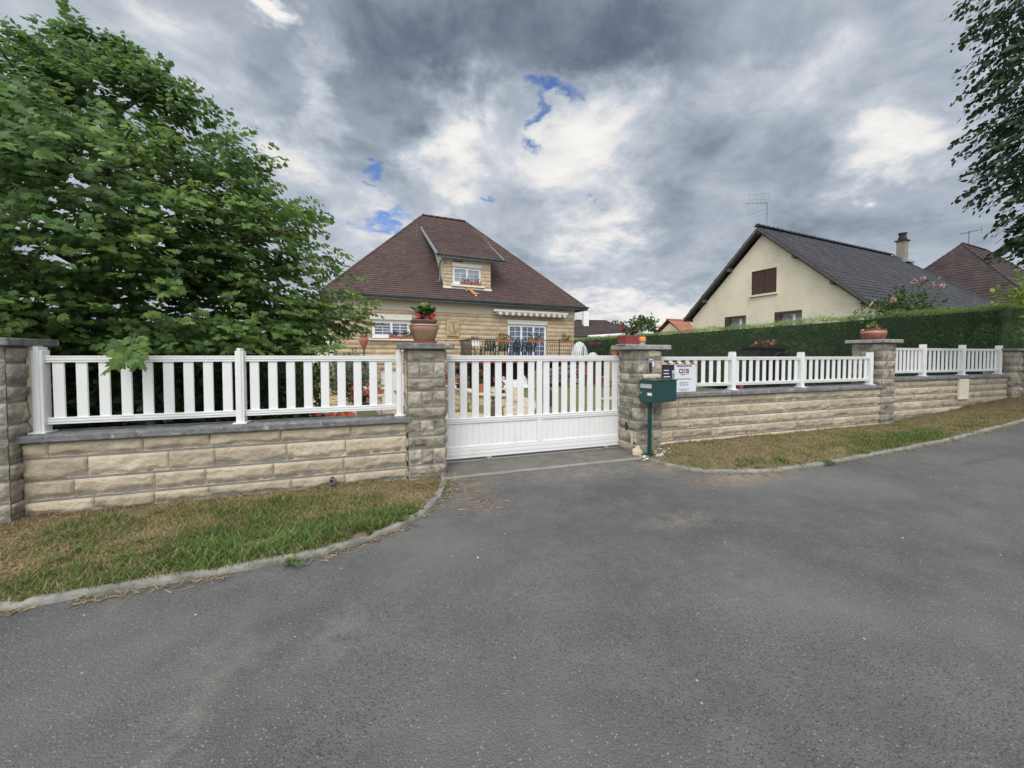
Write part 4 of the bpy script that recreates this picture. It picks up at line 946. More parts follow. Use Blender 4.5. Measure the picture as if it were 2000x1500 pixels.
# terrace in front of the french door
def terrace():
    t = thing('terrace', 'raised terrace slab on dark posts with reddish edge before the french door', 'terrace', hloc(5.5, -2.1), HR)
    s = MB(); s.box(0, 7.9, 0, 2.04, 1.25, 1.40); s.build('slab', M['pot_red'], t, bevel=.01)
    s = MB(); s.box(.04, 7.86, .04, 2.04, 1.4, 1.43); s.build('floor', M['concrete'], t)
    for x in (.15, 7.6):
        p = MB(); p.box(x, x+.14, .25, .39, -.1, 1.25); p.build('post', M['shutter'], t)
    p = MB(); p.box(.9, 6.9, 1.2, 1.95, -.1, 1.25); p.build('shade_block', M['black'], t)  # black box standing in for the deep shade under the slab
    p = MB(); p.raw = True; stone(p, (6.9,.4,0), X_, Z_, -Y_, .9, [(-.1,.2),(.2,.45),(.45,.7),(.7,.97),(.97,1.24)], .5, res=.08, out=.04, amp=.03, seed=83); p.build('stone_end', M['house_stone'], t)
terrace()
def railing():
    t = thing('balcony_railing', 'black iron railing along the terrace edge', 'railing', hloc(5.9, -2.0, 1.43), HR); L = 7.35
    r = MB(); r.bar((0,0,.98),(L,0,1.0),.04); r.bar((0,0,.10),(L,0,.10),.025); r.bar((0,0,.98),(0,1.95,.98),.04); r.bar((0,0,.10),(0,1.95,.10),.025); r.build('handrail', M['dark_iron'], t)
    for x in (0, 2.4, 4.9, L):
        p = MB(); p.box(x-.02, x+.02, -.02, .02, 0, 1.02); p.build('post', M['dark_iron'], t)
    b = MB(); b.tube([(0,0,.10),(0,-.02,.35),(.03,-.05,.55),(.0,0,.97)], .009, 5); b0 = b.build('baluster', M['dark_iron'], t); first = True
    pos = [(x, 0) for x in frange(.15, L-.1, .135)] + [(0, y) for y in frange(.12, 1.85, .075)]
    for x, y in pos:
        o = b0 if first else b0.copy()
        if not first: COL.objects.link(o); o.parent = t
        first = False; o.location = (x, y, 0)
    s = thing('stair_railing', 'black iron handrail rising along the outside stair right of the terrace', 'railing', hloc(13.3, -1.2, 0), HR)
    m = MB(); m.bar((-.6,-.2,1.72),(.35,1.1,2.62),.045); m.bar((.35,1.1,2.62),(2.0,1.2,2.62),.045); m.bar((-.6,-.2,1.5),(.35,1.1,2.4),.02); m.build('handrail', M['zinc'], s)
    for x, y, z in ((-.55,-.2,1.7),(.35,1.1,2.6),(1.2,1.15,2.6),(2.0,1.2,2.6)):
        p = MB(); p.box(x-.02, x+.02, y-.02, y+.02, 0, z); p.build('post', M['dark_iron'], s)
railing()

def right_house():
    R0 = Vector((19.55, 11.40, 0)); t = thing('rendered_house', 'cream rendered house with dark tiled gable roof behind the hedge', 'house', R0, R(5.95))
    W, L, zw_, ov = 9.0, 17.3, 4.05, .38; zap = 8.42; k = (zap-3.98)/(W/2+ov)
    H = [(3.70,5.06,4.90,6.18),(5.36,6.70,2.55,3.86),(2.42,3.78,2.55,3.86)]    # y0,y1,z0,z1 in the gable
    g = MB()
    # gable wall (x = 0), openings as recesses
    def wallx(y0, y1, z0, z1): g.box(0, .3, y0, y1, z0, z1)
    ys = sorted({0, W, *[h[i] for h in H for i in (0,1)]})
    for a, b in zip(ys, ys[1:]):
        zs = sorted({.3, zw_-.1, *[h[i] for h in H for i in (2,3) if h[0] < (a+b)/2 < h[1]]}); top = zw_-.1
        cuts = sorted([(h[2], h[3]) for h in H if h[0] < (a+b)/2 < h[1]]); z = .3
        zl = lambda y: zw_ - .1 + min(y, W-y)*k
        for c, d in cuts:
            if c > top: 
                if z < top: wallx(a, b, z, top)
                g.prism_y = None; g.add([(0,a,top),(0,b,top),(0,b,c),(0,a,c),(.3,a,top),(.3,b,top),(.3,b,c),(.3,a,c)], [(0,1,2,3),(4,7,6,5),(0,4,5,1),(3,2,6,7)]); z = d
                continue
            wallx(a, b, z, c); z = d
        lo = max(z, .3)
        if lo < top: wallx(a, b, lo, top); lo = top
        pk = [(a, zl(a)), ((W/2), zl(W/2)), (b, zl(b))] if a < W/2 < b else [(a, zl(a)), (b, zl(b))]
        pts = [(a, lo)] + pk + [(b, lo)]
        n = len(pts); g.add([(0,y,z_) for y, z_ in pts] + [(.3,y,z_) for y, z_ in pts], [tuple(range(n)), tuple(range(2*n-1, n-1, -1))])
    g.box(0.3, L, 0, .3, .3, zw_-.1); g.box(.3, L, W-.3, W, .3, zw_-.1); g.box(L-.3, L, .3, W-.3, .3, zw_-.1)
    wall = g.build('wall', M['cream'], t)
    def gwin(h, kind):
        e = bpy.data.objects.new('tmp', None); y0, y1, z0, z1 = h
        f = MB()
        if kind == 'shutter':
            for a, b in ((y0+.03, (y0+y1)/2-.008), ((y0+y1)/2+.008, y1-.03)):
                f.box(.05, .085, a, b, z0+.03, z1-.03)
                for q in range(5): yy = a+(b-a)*(q+.5)/5; f.box(.042, .05, yy-.05, yy+.05, z0+.06, z1-.06)
            o = f.build('shutter', M['shutter'], t)
            s = MB(); s.box(.20, .22, y0, y1, z0, z1); s.build('pane', M['glass_dark'], o)
        else:
            m_ = y0 + (y1-y0)*.72
            f.box(.16, .22, y0+.0, y0+.06, z0, z1-.1); f.box(.16, .22, y1-.06, y1, z0, z1-.1); f.box(.16, .22, m_-.58, m_-.46, z0, z1-.1); f.box(.16, .22, y0, y1, z1-.16, z1-.1)
            o = f.build('window', M['white'], t)
            s = MB(); s.box(.19, .2, y0, y1, z0, z1-.1); s.build('pane', M['glass_grey'], o)
            s = MB(); s.box(.01, .30, y0, y1, z1-.1, z1-.0); s.build('lintel', M['shutter'], o)
            s = MB(); s.box(-.0, .12, y1-.30, y1-.01, z0, z1-.1); s.build('shutter', M['shutter'], o)
        s = MB(); s.box(-.10, .1, y0-.08, y1+.08, z0-.10, z0-.001); s.build('sill', M['cream'], o)
    gwin(H[0], 'shutter'); gwin(H[1], 'w'); gwin(H[2], 'w')
    # roof
    m = MB(); a0 = 13.9; a1 = L + ov
    for sgn in (1, -1):
        y0 = -ov if sgn > 0 else W+ov; vv = Vector((0, sgn*(W/2+ov), zap-3.98)); Lr = vv.length; vv.normalize()
        u = X_ if sgn > 0 else -X_
        if sgn > 0: tile_plane(m, (0,y0,3.98), X_, vv, Lr, lambda q: -.40, lambda q: a1+(a0-a1)*q/Lr, .30, .23, .024, .016)
        else: tile_plane(m, (0,y0,3.98), -X_, vv, Lr, lambda q: -a1+(a1-a0)*q/Lr, lambda q: .40, .30, .23, .024, .016)
    m.poly([(a1,-ov,3.98),(a1,W+ov,3.98),(a0,W/2,zap)])
    ro = m.build('roof', M['tile_dark'], t)
    m = MB(); ridge_tiles(m, (-.42,W/2,zap+.03), (a0,W/2,zap+.03), .15, .38); ridge_tiles(m, (a1,-ov,4.0), (a0,W/2,zap), .12, .38)
    m.build('ridge_tiles', M['tile_dark'], ro)
    b = MB()
    for sgn in (1, -1):
        ya, yb = (-ov, W/2) if sgn > 0 else (W+ov, W/2)
        b.add([(-.41,ya,3.80),(-.41,yb,zap-.20),(-.41,yb,zap-.02),(-.41,ya,3.98),(-.37,ya,3.80),(-.37,yb,zap-.20),(-.37,yb,zap-.02),(-.37,ya,3.98)], [(0,1,2,3),(7,6,5,4),(0,4,5,1),(1,5,6,2),(2,6,7,3),(3,7,4,0)])
        b.add([(-.37,ya,3.86),(-.37,yb,zap-.12),(.0,yb,zap-.12),(.0,ya,3.86)], [(0,1,2,3)])
        b.add([(-.37,ya,3.86),(-.37,ya+.38*sgn,3.86),(L,ya+.38*sgn,3.86),(L,ya,3.86)], [(0,1,2,3)])
        b.box(-.37, L, ya-.012, ya+.012, 3.80, 3.98)
    b.build('bargeboard', M['fascia'], ro)
    for y in (W/2, 1.0, 2.7, W-1.0, W-2.7):
        z = 3.98 + (min(y, W-y)+ov)*k - .30; q = MB(); q.box(-.34, .02, y-.07, y+.07, z-.08, z+.10); q.build('rafter_end', M['fascia'], ro)
    gt = MB(); gutter(gt, (-.3,-ov-.07,3.98), (L,-ov-.07,3.98), .08); gt.build('gutter', M['zinc'], ro)
    d = MB(); d.tube([(-.15,-ov-.07,3.92),(-.15,-.42,3.80),(-.10,-.12,3.48),(-.07,.25,3.30),(-.06,.45,3.18),(-.06,.47,1.0)], .05, 8); d.build('downpipe', M['cream'], t, smooth=True)
    d = MB(); d.tube([(-.15,W+ov+.05,3.92),(-.12,W+.1,3.72),(-.07,W-.15,3.5),(-.07,W-.15,1.0)], .05, 8); d.build('downpipe', M['cream'], t, smooth=True)
    c = MB(); c.box(14.2, 14.68, 3.98, 4.46, 7.2, 9.4); c.build('chimney', M['cream_grey'], ro)
    c = MB(); c.box(14.12, 14.76, 3.90, 4.54, 9.4, 9.48); c.lathe([(.24,9.48),(.25,9.62),(.19,9.68),(.20,9.86),(.24,9.9),(.24,9.97)], 14, (14.44,4.22,0)); c.build('chimney_cap', M['black'], ro)
    c = MB(); c.box(13.9, 14.95, 3.7, 4.75, 7.9, 8.05); c.build('chimney_flashing', M['zinc_light'], ro)
    a = MB(); x, y, z = .35, W/2, zap; a.tube([(x,y,z-.1),(x,y,z+1.35)], .016, 6)
    def rod(p, q, r=.012): a.tube([p, q], r*.62, 4)
    hx = Vector((-.35,.9,.22)).normalized(); P = Vector((x,y,z+1.35)); 
    rod(P - hx*.1, P + hx*1.05)
    for s_ in (.1,.3,.5,.7,.9,1.05):
        c_ = P + hx*s_; w_ = .24 - .08*s_; rod(c_+Vector((w_,w_*.3,.0)), c_-Vector((w_,w_*.3,0)), .008); rod(c_+Vector((0,0,.2-.1*s_)), c_-Vector((0,0,.2-.1*s_)), .008)
    Q = P + Vector((0,0,.22)); rod(P, Q)
    for dz in (.0, .3):
        rod(Q+Vector((.15,-.1,dz)), Q+hx*1.0+Vector((.15,.1,dz+.02)), .008)
    for s_ in (0,.33,.66,1.0): rod(Q+hx*s_+Vector((.15,0,0)), Q+hx*s_+Vector((.15,0,.3)), .012)
    rod(P-Vector((0,0,.28)), P-Vector((0,0,.28))+Vector((-.3,.85,-.15))); rod(P-Vector((0,0,.28))+Vector((-.3,.85,-.4)), P-Vector((0,0,.28))+Vector((-.3,.85,.05)), .012)
    a.build('aerial', M['zinc'], ro)
    return t
M['cream_grey'] = mat('chimney render', (.20,.185,.16), (.30,.275,.235), 3, .95)
M['fascia'] = mat('fascia boards', (.075,.068,.07), (.12,.11,.11), 5, .8)
M['glass_grey'] = mat('grey pane', (.15,.17,.19), (.30,.33,.35), 6, .12, spec=.5)
right_house()
def hip_house(name, label, loc, rz, W, L, ze, zap, run, mt, gable=False, chimney=None, walls='cream', row=.4, tw=.4, aerial=False, rr=.12):
    # eaves rectangle 0..L by 0..W; ridge along x from run to L-run
    t = thing(name, label, 'house', loc, rz)
    c = MB(); c.box(.3, L-.3, .3, W-.3, -1.5, ze-.02)
    if gable: c.add([(.3,.3,ze-.02),(.3,W-.3,ze-.02),(.3,W/2,zap-.35),(.5,.3,ze-.02),(.5,W-.3,ze-.02),(.5,W/2,zap-.35)], [(0,1,2),(5,4,3),(0,3,4,1),(1,4,5,2),(2,5,3,0)])
    c.build('wall', M[walls], t)
    m = MB(); r0 = 0 if gable else run; r1 = L if gable else L-run
    v = Vector((0, W/2, zap-ze)); q_ = v.length; v.normalize()
    tile_plane(m, (0,0,ze), X_, v, q_, lambda q: r0*q/q_, lambda q: L-(L-r1)*q/q_, row, tw, .03)
    v2 = Vector((0, -W/2, zap-ze)).normalized(); tile_plane(m, (L,W,ze), -X_, v2, q_, lambda q: (L-r1)*q/q_, lambda q: L-r0*q/q_, row, tw, .03)
    if not gable:
        v3 = Vector((run, 0, zap-ze)); q3 = v3.length; v3.normalize(); tile_plane(m, (0,W,ze), -Y_, v3, q3, lambda q: W/2*q/q3, lambda q: W-W/2*q/q3, row, tw, .03)
        v4 = Vector((-run, 0, zap-ze)).normalized(); tile_plane(m, (L,0,ze), Y_, v4, q3, lambda q: W/2*q/q3, lambda q: W-W/2*q/q3, row, tw, .03)
    m.poly([(0,0,ze-.04),(L,0,ze-.04),(L,W,ze-.04),(0,W,ze-.04)])
    ro = m.build('roof', mt, t); m = MB(); ridge_tiles(m, (r0,W/2,zap), (r1,W/2,zap), rr, .4)
    if not gable:
        for p in (((0,0,ze),(r0,W/2,zap)),((0,W,ze),(r0,W/2,zap)),((L,0,ze),(r1,W/2,zap))): ridge_tiles(m, *p, rr*.8, .35, 5)
    m.build('ridge_tiles', mt, ro)
    g = MB(); gutter(g, (0,-.06,ze), (L,-.06,ze), .08)
    if not gable: gutter(g, (-.06,0,ze), (-.06,W,ze), .08)
    g.build('gutter', M['zinc'], ro)
    if chimney:
        x, y, z0, z1 = chimney; c = MB(); c.box(x, x+.6, y, y+.6, z0, z1); c.box(x+.1, x+.5, y+.1, y+.5, z1, z1+.15); c.box(x-.02,x+.62,y-.02,y+.62,z1+.15,z1+.22); c.build('chimney', M['white'], ro)
    if aerial:
        a = MB(); x, y, z = aerial; a.tube([(x,y,z),(x,y,z+1.0)], .025, 5); a.tube([(x-.1,y+.5,z+.85),(x+.1,y-.6,z+.95)], .02, 5)
        for q in range(5): yy = y+.4-.2*q; a.tube([(x-.25,yy,z+.9),(x+.25,yy,z+.9)], .012, 4)
        a.tube([(x,y-.65,z+.65),(x,y-.65,z+1.2)], .015, 4); a.build('aerial', M['zinc'], ro)
    return t
hip_house('hipped_house', 'dark brown steep hipped roof beyond the cream house, farthest right', (37.1, 12.05, 0), R(5.95), 9.6, 14, 4.75, 10.05, 4.6, M['tile_brown'], aerial=(5.0, 4.6, 10.0), row=.27, tw=.27)
hip_house('distant_house', 'brown tiled roof with white chimney beyond the hedge', (18.6, 38.4, 0), R(-8), 8, 8.2, 3.75, 5.75, 2.2, M['tile_brown'], chimney=(2.6, 2.4, 4.2, 6.6), row=.33)
hip_house('distant_house', 'farther brown roof just right of the white-chimney roof', (27.6, 43.5, 0), R(14), 8, 8, 3.9, 6.0, 2.5, M['tile_brown'], row=.4)
hip_house('distant_house', 'small pale gable house with red tiled roof behind the hedge', (26.7, 30.2, 0), R(4), 4.6, 8, 3.55, 5.2, 0, M['tile_red'], gable=True, row=.33)
hip_house('distant_house', 'grey roofed house glimpsed between the big tree and stone house', (-9.5, 52, 0), R(6), 9, 10, 5.0, 8.3, 3.5, M['tile_brown'], row=.45)
def canopy():
    t = thing('garden_canopy', 'long low white canopy roof beyond the hedge', 'canopy', (18.4, 33.2, .22), R(-20))
    c = MB(); c.add([(0,0,3.22),(5.9,0,3.62),(5.9,2,3.75),(0,2,3.4),(0,0,3.08),(5.9,0,3.42),(5.9,2,3.55),(0,2,3.25)], [(0,1,2,3),(7,6,5,4),(0,4,5,1),(1,5,6,2),(2,6,7,3),(3,7,4,0)]); c.build('roof_sheet', M['white'], t)
    for x in (.1, 2.9, 5.7):
        p = MB(); p.box(x, x+.1, .1, .2, 0, 3.1); p.build('post', M['white'], t)
canopy()

# ------------------------------------------------------------------ plants in general
def leaf_mesh(name, P, D, N, S, T, m, parent=None, kind='lobed', width=1.0):
    # P base points, D pointing directions, N upper normals, S lengths, T tones
    P, D, N, S, T = map(np.asarray, (P, D, N, S, T)); D = D/np.linalg.norm(D, axis=1, keepdims=True)
    X = np.cross(D, N); X /= np.maximum(np.linalg.norm(X, axis=1, keepdims=True), 1e-6); N = np.cross(X, D)
    if kind == 'lobed':
        half = [(0,0),(.20,-.03),(.50,.20),(.31,.36),(.44,.66),(.19,.66),(0,1.0)]
    elif kind == 'oval':
        half = [(0,0),(.20,.14),(.32,.42),(.22,.72),(0,1.0)]
    else:
        half = [(0,0),(.16,.35),(.10,.7),(0,1.0)]
    k = len(half); loc = []
    for sg in (1, -1):
        for (x, y) in half: loc.append((sg*x*width, y, -.22*abs(x)*width - .16*y*y))
    loc = np.array(loc); n = len(P)
    V = P[:,None,:] + S[:,None,None]*(loc[None,:,0:1]*X[:,None,:] + loc[None,:,1:2]*D[:,None,:] + loc[None,:,2:3]*N[:,None,:])
    F = np.arange(n)[:,None]*2*k + np.arange(2*k)[None,:]; F = F.reshape(n*2, k); F[1::2] = F[1::2, ::-1]
    return mesh_np(name, V.reshape(-1,3), F, m, np.repeat(T, 2), parent)
def unit(n):
    v = RNG.normal(size=(n,3)); return v/np.linalg.norm(v, axis=1, keepdims=True)
def puff(name, c, r, n, size, m, parent, tones=(.2,.9), kind='oval', up=.5, shell=.45, width=1.0, lump=.35):
    # a leafy clump filling an uneven ellipsoid
    c = np.array(c); r = np.array(r if hasattr(r, '__len__') else (r,r,r)); u = unit(n*2); keep = []
    for q in u:
        f = 1 + lump*noise.noise((q[0]*2.2+c[0], q[1]*2.2+c[1], q[2]*2.2+c[2]))*1.6; keep.append(f)
    rad = np.array(keep)*np.power(RNG.uniform(shell**3, 1, len(u)), 1/3.); P = c + u*rad[:,None]*r
    msk = np.array([noise.noise((p[0]/r[0]*1.9, p[1]/r[1]*1.9, p[2]/r[2]*1.9+c[0])) > -.22 for p in P]); P = P[msk][:n]; u = u[msk][:n]; n = len(P)
    D = u*.7 + unit(n)*.75 + np.array([0,0,up*.3]); N = np.array([0,0,1.]) + unit(n)*.6 + u*.3
    T = np.clip(RNG.normal((tones[0]+tones[1])/2, (tones[1]-tones[0])/3, n), 0, 1)
    return leaf_mesh(name, P, D, N, RNG.uniform(.7,1.25,n)*size, T, m, parent, kind, width)
M['leaf'] = tone_mat('shrub leaves', [(0,(.022,.050,.016)),(.5,(.048,.105,.026)),(1,(.12,.20,.045))], .5, .35, .3)
M['leaf_dark'] = tone_mat('dark leaves', [(0,(.018,.036,.016)),(.6,(.034,.066,.024)),(1,(.055,.10,.03))], .5, .35, .2)
M['leaf_grey'] = tone_mat('grey green leaves', [(0,(.085,.11,.085)),(1,(.19,.23,.175))], .7, .2, .2)
M['leaf_lime'] = tone_mat('lime leaves', [(0,(.10,.17,.03)),(1,(.30,.38,.09))], .5, .35, .3)
M['petal_red'] = tone_mat('red petals', [(0,(.26,.012,.02)),(1,(.50,.03,.05))], .5, .3, .25)
M['petal_pink'] = tone_mat('pink petals', [(0,(.62,.07,.17)),(1,(.80,.17,.28))], .5, .3, .25)
M['petal_rose'] = tone_mat('rose petals', [(0,(.74,.32,.34)),(1,(.86,.55,.53))], .5, .3, .25)
M['petal_wine'] = tone_mat('wine petals', [(0,(.075,.012,.02)),(1,(.16,.02,.035))], .5, .3, .2)
M['dry_leaf'] = tone_mat('dry leaves', [(0,(.16,.08,.05)),(1,(.33,.19,.12))], .7, .2, .2)
M['stem'] = mat('stems', (.06,.08,.03), (.10,.12,.05), 8, .8)
def flowers(name, pts, r, m, parent, n=26):
    P = []; U = []
    for p in pts:
        u = unit(n); P.append(np.array(p) + u*r*RNG.uniform(.35,1,(n,1))); U.append(u)
    P = np.concatenate(P); U = np.concatenate(U); k = len(P)
    return leaf_mesh(name, P, U + unit(k)*.5, unit(k)+U, RNG.uniform(.7,1.2,k)*r*.75, RNG.uniform(0,1,k), m, parent, 'oval', 1.5)

# ------------------------------------------------------------------ pots on the gate piers
M['plum'] = mat('plum glaze', (.10,.045,.05), (.15,.07,.075), 4, .35)
M['tarp_faded'] = mat('faded orange tarp', (.55,.24,.17), (.68,.40,.32), 5, .6)
def urn_left():
    t = thing('clay_urn', 'big square-shouldered glazed clay urn on the left gate pier', 'flower pot', (.545, 5.61, 1.78), R(4))
    def sq(mb, prof, e=3.6, n=40):
        V = []; F = []
        for r, z in prof:
            for k in range(n):
                a = 2*math.pi*k/n; c, s = math.cos(a), math.sin(a); q = (abs(c)**e+abs(s)**e)**(-1/e); V.append((r*q*c, r*q*s*.92, z))
        for i in range(len(prof)-1):
            for k in range(n): F.append((i*n+k, i*n+(k+1)%n, (i+1)*n+(k+1)%n, (i+1)*n+k))
        F.append(tuple(range(n-1,-1,-1))); mb.add(V, F)
    b = MB(); sq(b, [(.125,.035),(.135,.05),(.172,.17),(.178,.215),(.170,.232),(.150,.245),(.146,.256)]); b.build('body', M['terracotta_dull'], t, smooth=True)
    b = MB(); sq(b, [(.150,.236),(.176,.236),(.160,.262),(.148,.264)]); b.build('shoulder', M['shoulder'], t, smooth=True)
    b = MB(); sq(b, [(.132,.255),(.142,.268),(.168,.302),(.174,.318),(.166,.320),(.150,.30),(.01,.296)]); b.build('rim', M['rim'], t, smooth=True)
    b = MB(); sq(b, [(.14,.0),(.158,.004),(.166,.032),(.158,.036),(.13,.034)]); b.build('saucer', M['glaze_brown'], t)
    for sx in (-1, 1):
        h = MB(); h.tube([(sx*.165,0,.20),(sx*.192,0,.215),(sx*.198,0,.245),(sx*.180,0,.262),(sx*.16,0,.25)], .016, 8); h.build('handle', M['shoulder'], t, smooth=True)
    s = MB(); s.lathe([(.12,.29),(.11,.305),(.0,.31)], 14); s.build('soil', M['soil'], t)
    p = thing('flowering_plant', 'mandevilla with deep red trumpet flowers growing in the clay urn', 'plant', (.545, 5.61, 2.08))
    s = MB()
    for q in range(9): a = q*.7; s.tube([(0,0,0),(math.cos(a)*.05,math.sin(a)*.05,.09),(math.cos(a)*.11,math.sin(a)*.09,.15+.01*q)], .004, 5)
    s.build('stem', M['stem'], p)
    P = []; D = []; T = []
    for q in range(120):
        a = random.uniform(0,6.28); r = random.uniform(.01,.10); z = random.uniform(.0,.19); P.append((math.cos(a)*r, math.sin(a)*r*.8, z)); D.append((math.cos(a), math.sin(a), random.uniform(.1,.9))); T.append(max(0,min(1,random.gauss(.35 + z*2.2,.15))))
    leaf_mesh('foliage', P, D, np.array([(0,0,1.)]*120)+unit(120)*.4, RNG.uniform(.06,.10,120), T, M['leaf'], p, 'oval', 1.15)
    P = []; D = []; T = []
    for (x, z) in ((-.02,.23),(.04,.215),(.09,.16),(-.04,.19),(.0,.25)):
        for q in range(6): a = random.uniform(0,6.28); P.append((x,-.03,z-.05)); D.append((math.cos(a)*.5, math.sin(a)*.5, 1.1)); T.append(random.uniform(.3,1))
    leaf_mesh('young_leaves', P, D, np.array([(0,-1.,.3)]*30)+unit(30)*.5, RNG.uniform(.05,.085,30), T, M['leaf_lime'], p, 'oval', 1.2)
    def trumpet(c, d, m_):
        P = []; D = []; d = np.array(d)/np.linalg.norm(d); x = np.cross(d, (0,0,1)); x /= np.linalg.norm(x); y = np.cross(x, d)
        for k in range(5): a = k*1.257; D.append(x*math.cos(a)+y*math.sin(a)+d*.25); P.append(c)
        return leaf_mesh('flower', P, D, [d]*5, [.042]*5, RNG.uniform(.2,1,5), m_, p, 'oval', 1.6)
    trumpet((-.085,-.07,.075), (-.2,-1,.2), M['petal_red']); trumpet((.03,-.105,.045), (.1,-1,.2), M['petal_red']); trumpet((.115,-.06,.085), (.3,-1,.1), M['petal_red'])
    f = MB(); f.tube([(-.10,-.02,.10),(-.135,-.03,.13),(-.155,-.03,.14)], [.006,.012,.022], 7); f.build('bud', M['petal_rose'], p)
M['shoulder'] = mat('pink clay shoulder', (.36,.20,.15), (.44,.26,.20), 9, .35, spec=.5)
M['rim'] = mat('dark clay rim', (.13,.085,.065), (.19,.125,.095), 9, .5)
urn_left()
def bowl_mid():
    t = thing('clay_bowl', 'red brown glazed bowl with two ear handles on the middle right pier', 'flower pot', (10.15, 5.66, 1.966))
    b = MB(); b.lathe([(.15,.0),(.19,.02),(.225,.10),(.23,.15),(.21,.19),(.215,.205),(.235,.225),(.215,.225),(.19,.20),(.01,.19)], 26); b.build('body', M['glaze_brown'], t, smooth=True)
    b = MB(); b.lathe([(.222,.135),(.234,.15),(.226,.185),(.215,.19)], 26); b.build('glaze_band', M['shoulder'], t, smooth=True)
    for sx in (-1, 1):
        h = MB(); h.tube([(sx*.20,-.06*sx,.12),(sx*.26,-.08*sx,.15),(sx*.265,-.08*sx,.20),(sx*.22,-.06*sx,.215)], .02, 8); h.build('handle', M['shoulder'], t, smooth=True)
    p = thing('potted_plant', 'thin reddish succulent growing in the brown bowl', 'plant', (10.15, 5.66, 2.16))
    puff('foliage', (0,0,.08), (.14,.12,.08), 70, .06, M['leaf_lime'], p, kind='blade', up=2, lump=.5); puff('red_leaves', (.07,0,.09), (.13,.1,.07), 40, .06, M['dry_leaf'], p, kind='blade')
bowl_mid()
def brick_pot():
    t = thing('rectangular_planter', 'red brick-pattern planter with pale saucer on the mailbox pier', 'flower pot', (3.90, 5.67, 1.792), R(3))
    b = MB(); b.add([(-.17,-.10,.02),(.17,-.10,.02),(.17,.10,.02),(-.17,.10,.02),(-.19,-.115,.135),(.19,-.115,.135),(.19,.115,.135),(-.19,.115,.135)], [(0,3,2,1),(0,1,5,4),(1,2,6,5),(2,3,7,6),(3,0,4,7)])
    b.box(-.20,.20,-.125,.125,.135,.155)
    for r in range(4):
        for c in range(6): x = -.165+.056*c+(.028 if r % 2 else 0); y = -.102-.0135*(r*.26+.1); b.box(x, x+.048, y-.003, y+.004, .03+.025*r, .05+.025*r)
    b.build('body', M['pot_red'], t); b = MB(); b.box(-.21,.21,-.135,.135,.0,.018); b.build('saucer', M['coping_light'], t, bevel=.004)
    b = MB(); b.box(-.18,.18,-.105,.105,.13,.14); b.build('soil', M['soil'], t)
    p = thing('geranium', 'leggy red geranium in the brick-pattern planter', 'plant', (3.90, 5.67, 1.93))
    for x, y, z, n in ((-.10,0,.10,26),(.06,.02,.11,28),(.13,-.02,.06,16),(-.02,.03,.13,12)): puff('foliage', (x,y,z), (.07,.06,.08), n, .05, M['leaf_dark'], p, kind='oval', width=1.6)
    s = MB()
    for x in (-.12,-.05,.05,.12): s.tube([(x*.8,0,0),(x,0,.1),(x*1.2,0,.2)], .005, 5)
    s.build('stem', M['stem'], p); flowers('flower_head', [(-.17,-.02,.155)], .03, M['petal_red'], p); flowers('flower_head', [(.03,-.02,.17)], .026, M['petal_rose'], p); flowers('flower_head', [(.16,-.02,.15)], .02, M['petal_red'], p)
brick_pot()

# ------------------------------------------------------------------ on and before the stone house
def window_box(label, p, w, m='terracotta', foliage='leaf_dark', fl=None, h=.15, group=None, ph=.13, n=90, rot=HR, d=.16, name='flower_box', hang=False):
    t = thing(name, label, 'flower box', p, rot, group)
    b = MB(); b.add([(-w/2+.02,-d/2+.02,0),(w/2-.02,-d/2+.02,0),(w/2-.02,d/2-.02,0),(-w/2+.02,d/2-.02,0),(-w/2,-d/2,h),(w/2,-d/2,h),(w/2,d/2,h),(-w/2,d/2,h)], [(0,3,2,1),(0,1,5,4),(1,2,6,5),(2,3,7,6),(3,0,4,7),(4,5,6,7)]); b.box(-w/2-.012, w/2+.012, -d/2-.012, d/2+.012, h-.03, h-.005); b.build('box', M[m], t)
    if foliage: puff('foliage', (0,0,h+ph*.7), (w*.48,d*.6,ph), n, .07, M[foliage], t, kind='oval', lump=.5)
    if fl:
        pts = [(random.uniform(-w*.45,w*.45), random.uniform(-d*.5,d*.2), h+ph*random.uniform(.5,1.5)) for _ in range(fl[1])]; flowers('flowers', pts, fl[2], M[fl[0]], t, 18)
    return t
window_box('terracotta box with dark plants on the ground-floor window sill, left of two', hloc(2.62,-.09,2.432), .50, foliage='leaf_dark', fl=('petal_wine',7,.035))
window_box('terracotta box with dark plants on the ground-floor window sill, partly behind the urn', hloc(3.20,-.09,2.432), .50, foliage='leaf_dark', fl=('petal_wine',6,.035))
window_box('left terracotta box of dark plants on the dormer sill', hloc(6.28,.09,5.352), .56, ph=.16, n=70)
window_box('right terracotta box of dark plants on the dormer sill', hloc(6.86,.09,5.352), .56, ph=.16, n=70)
for x, lab in ((7.55,'trailing green planter on the railing above the dark chairs'), (9.35,'trailing green planter on the railing before the french door'), (11.15,'trailing green planter at the right end of the terrace railing')):
    window_box(lab, hloc(x,-2.06,2.30), .78, m='terracotta', foliage='leaf', h=.16, ph=.16, n=260, group='planters hung on the terrace railing')
window_box('reddish planter on the level rail beyond the stair', hloc(14.6,.2,2.34), .9, m='pot_red', foliage='leaf_dark', h=.16, n=60)
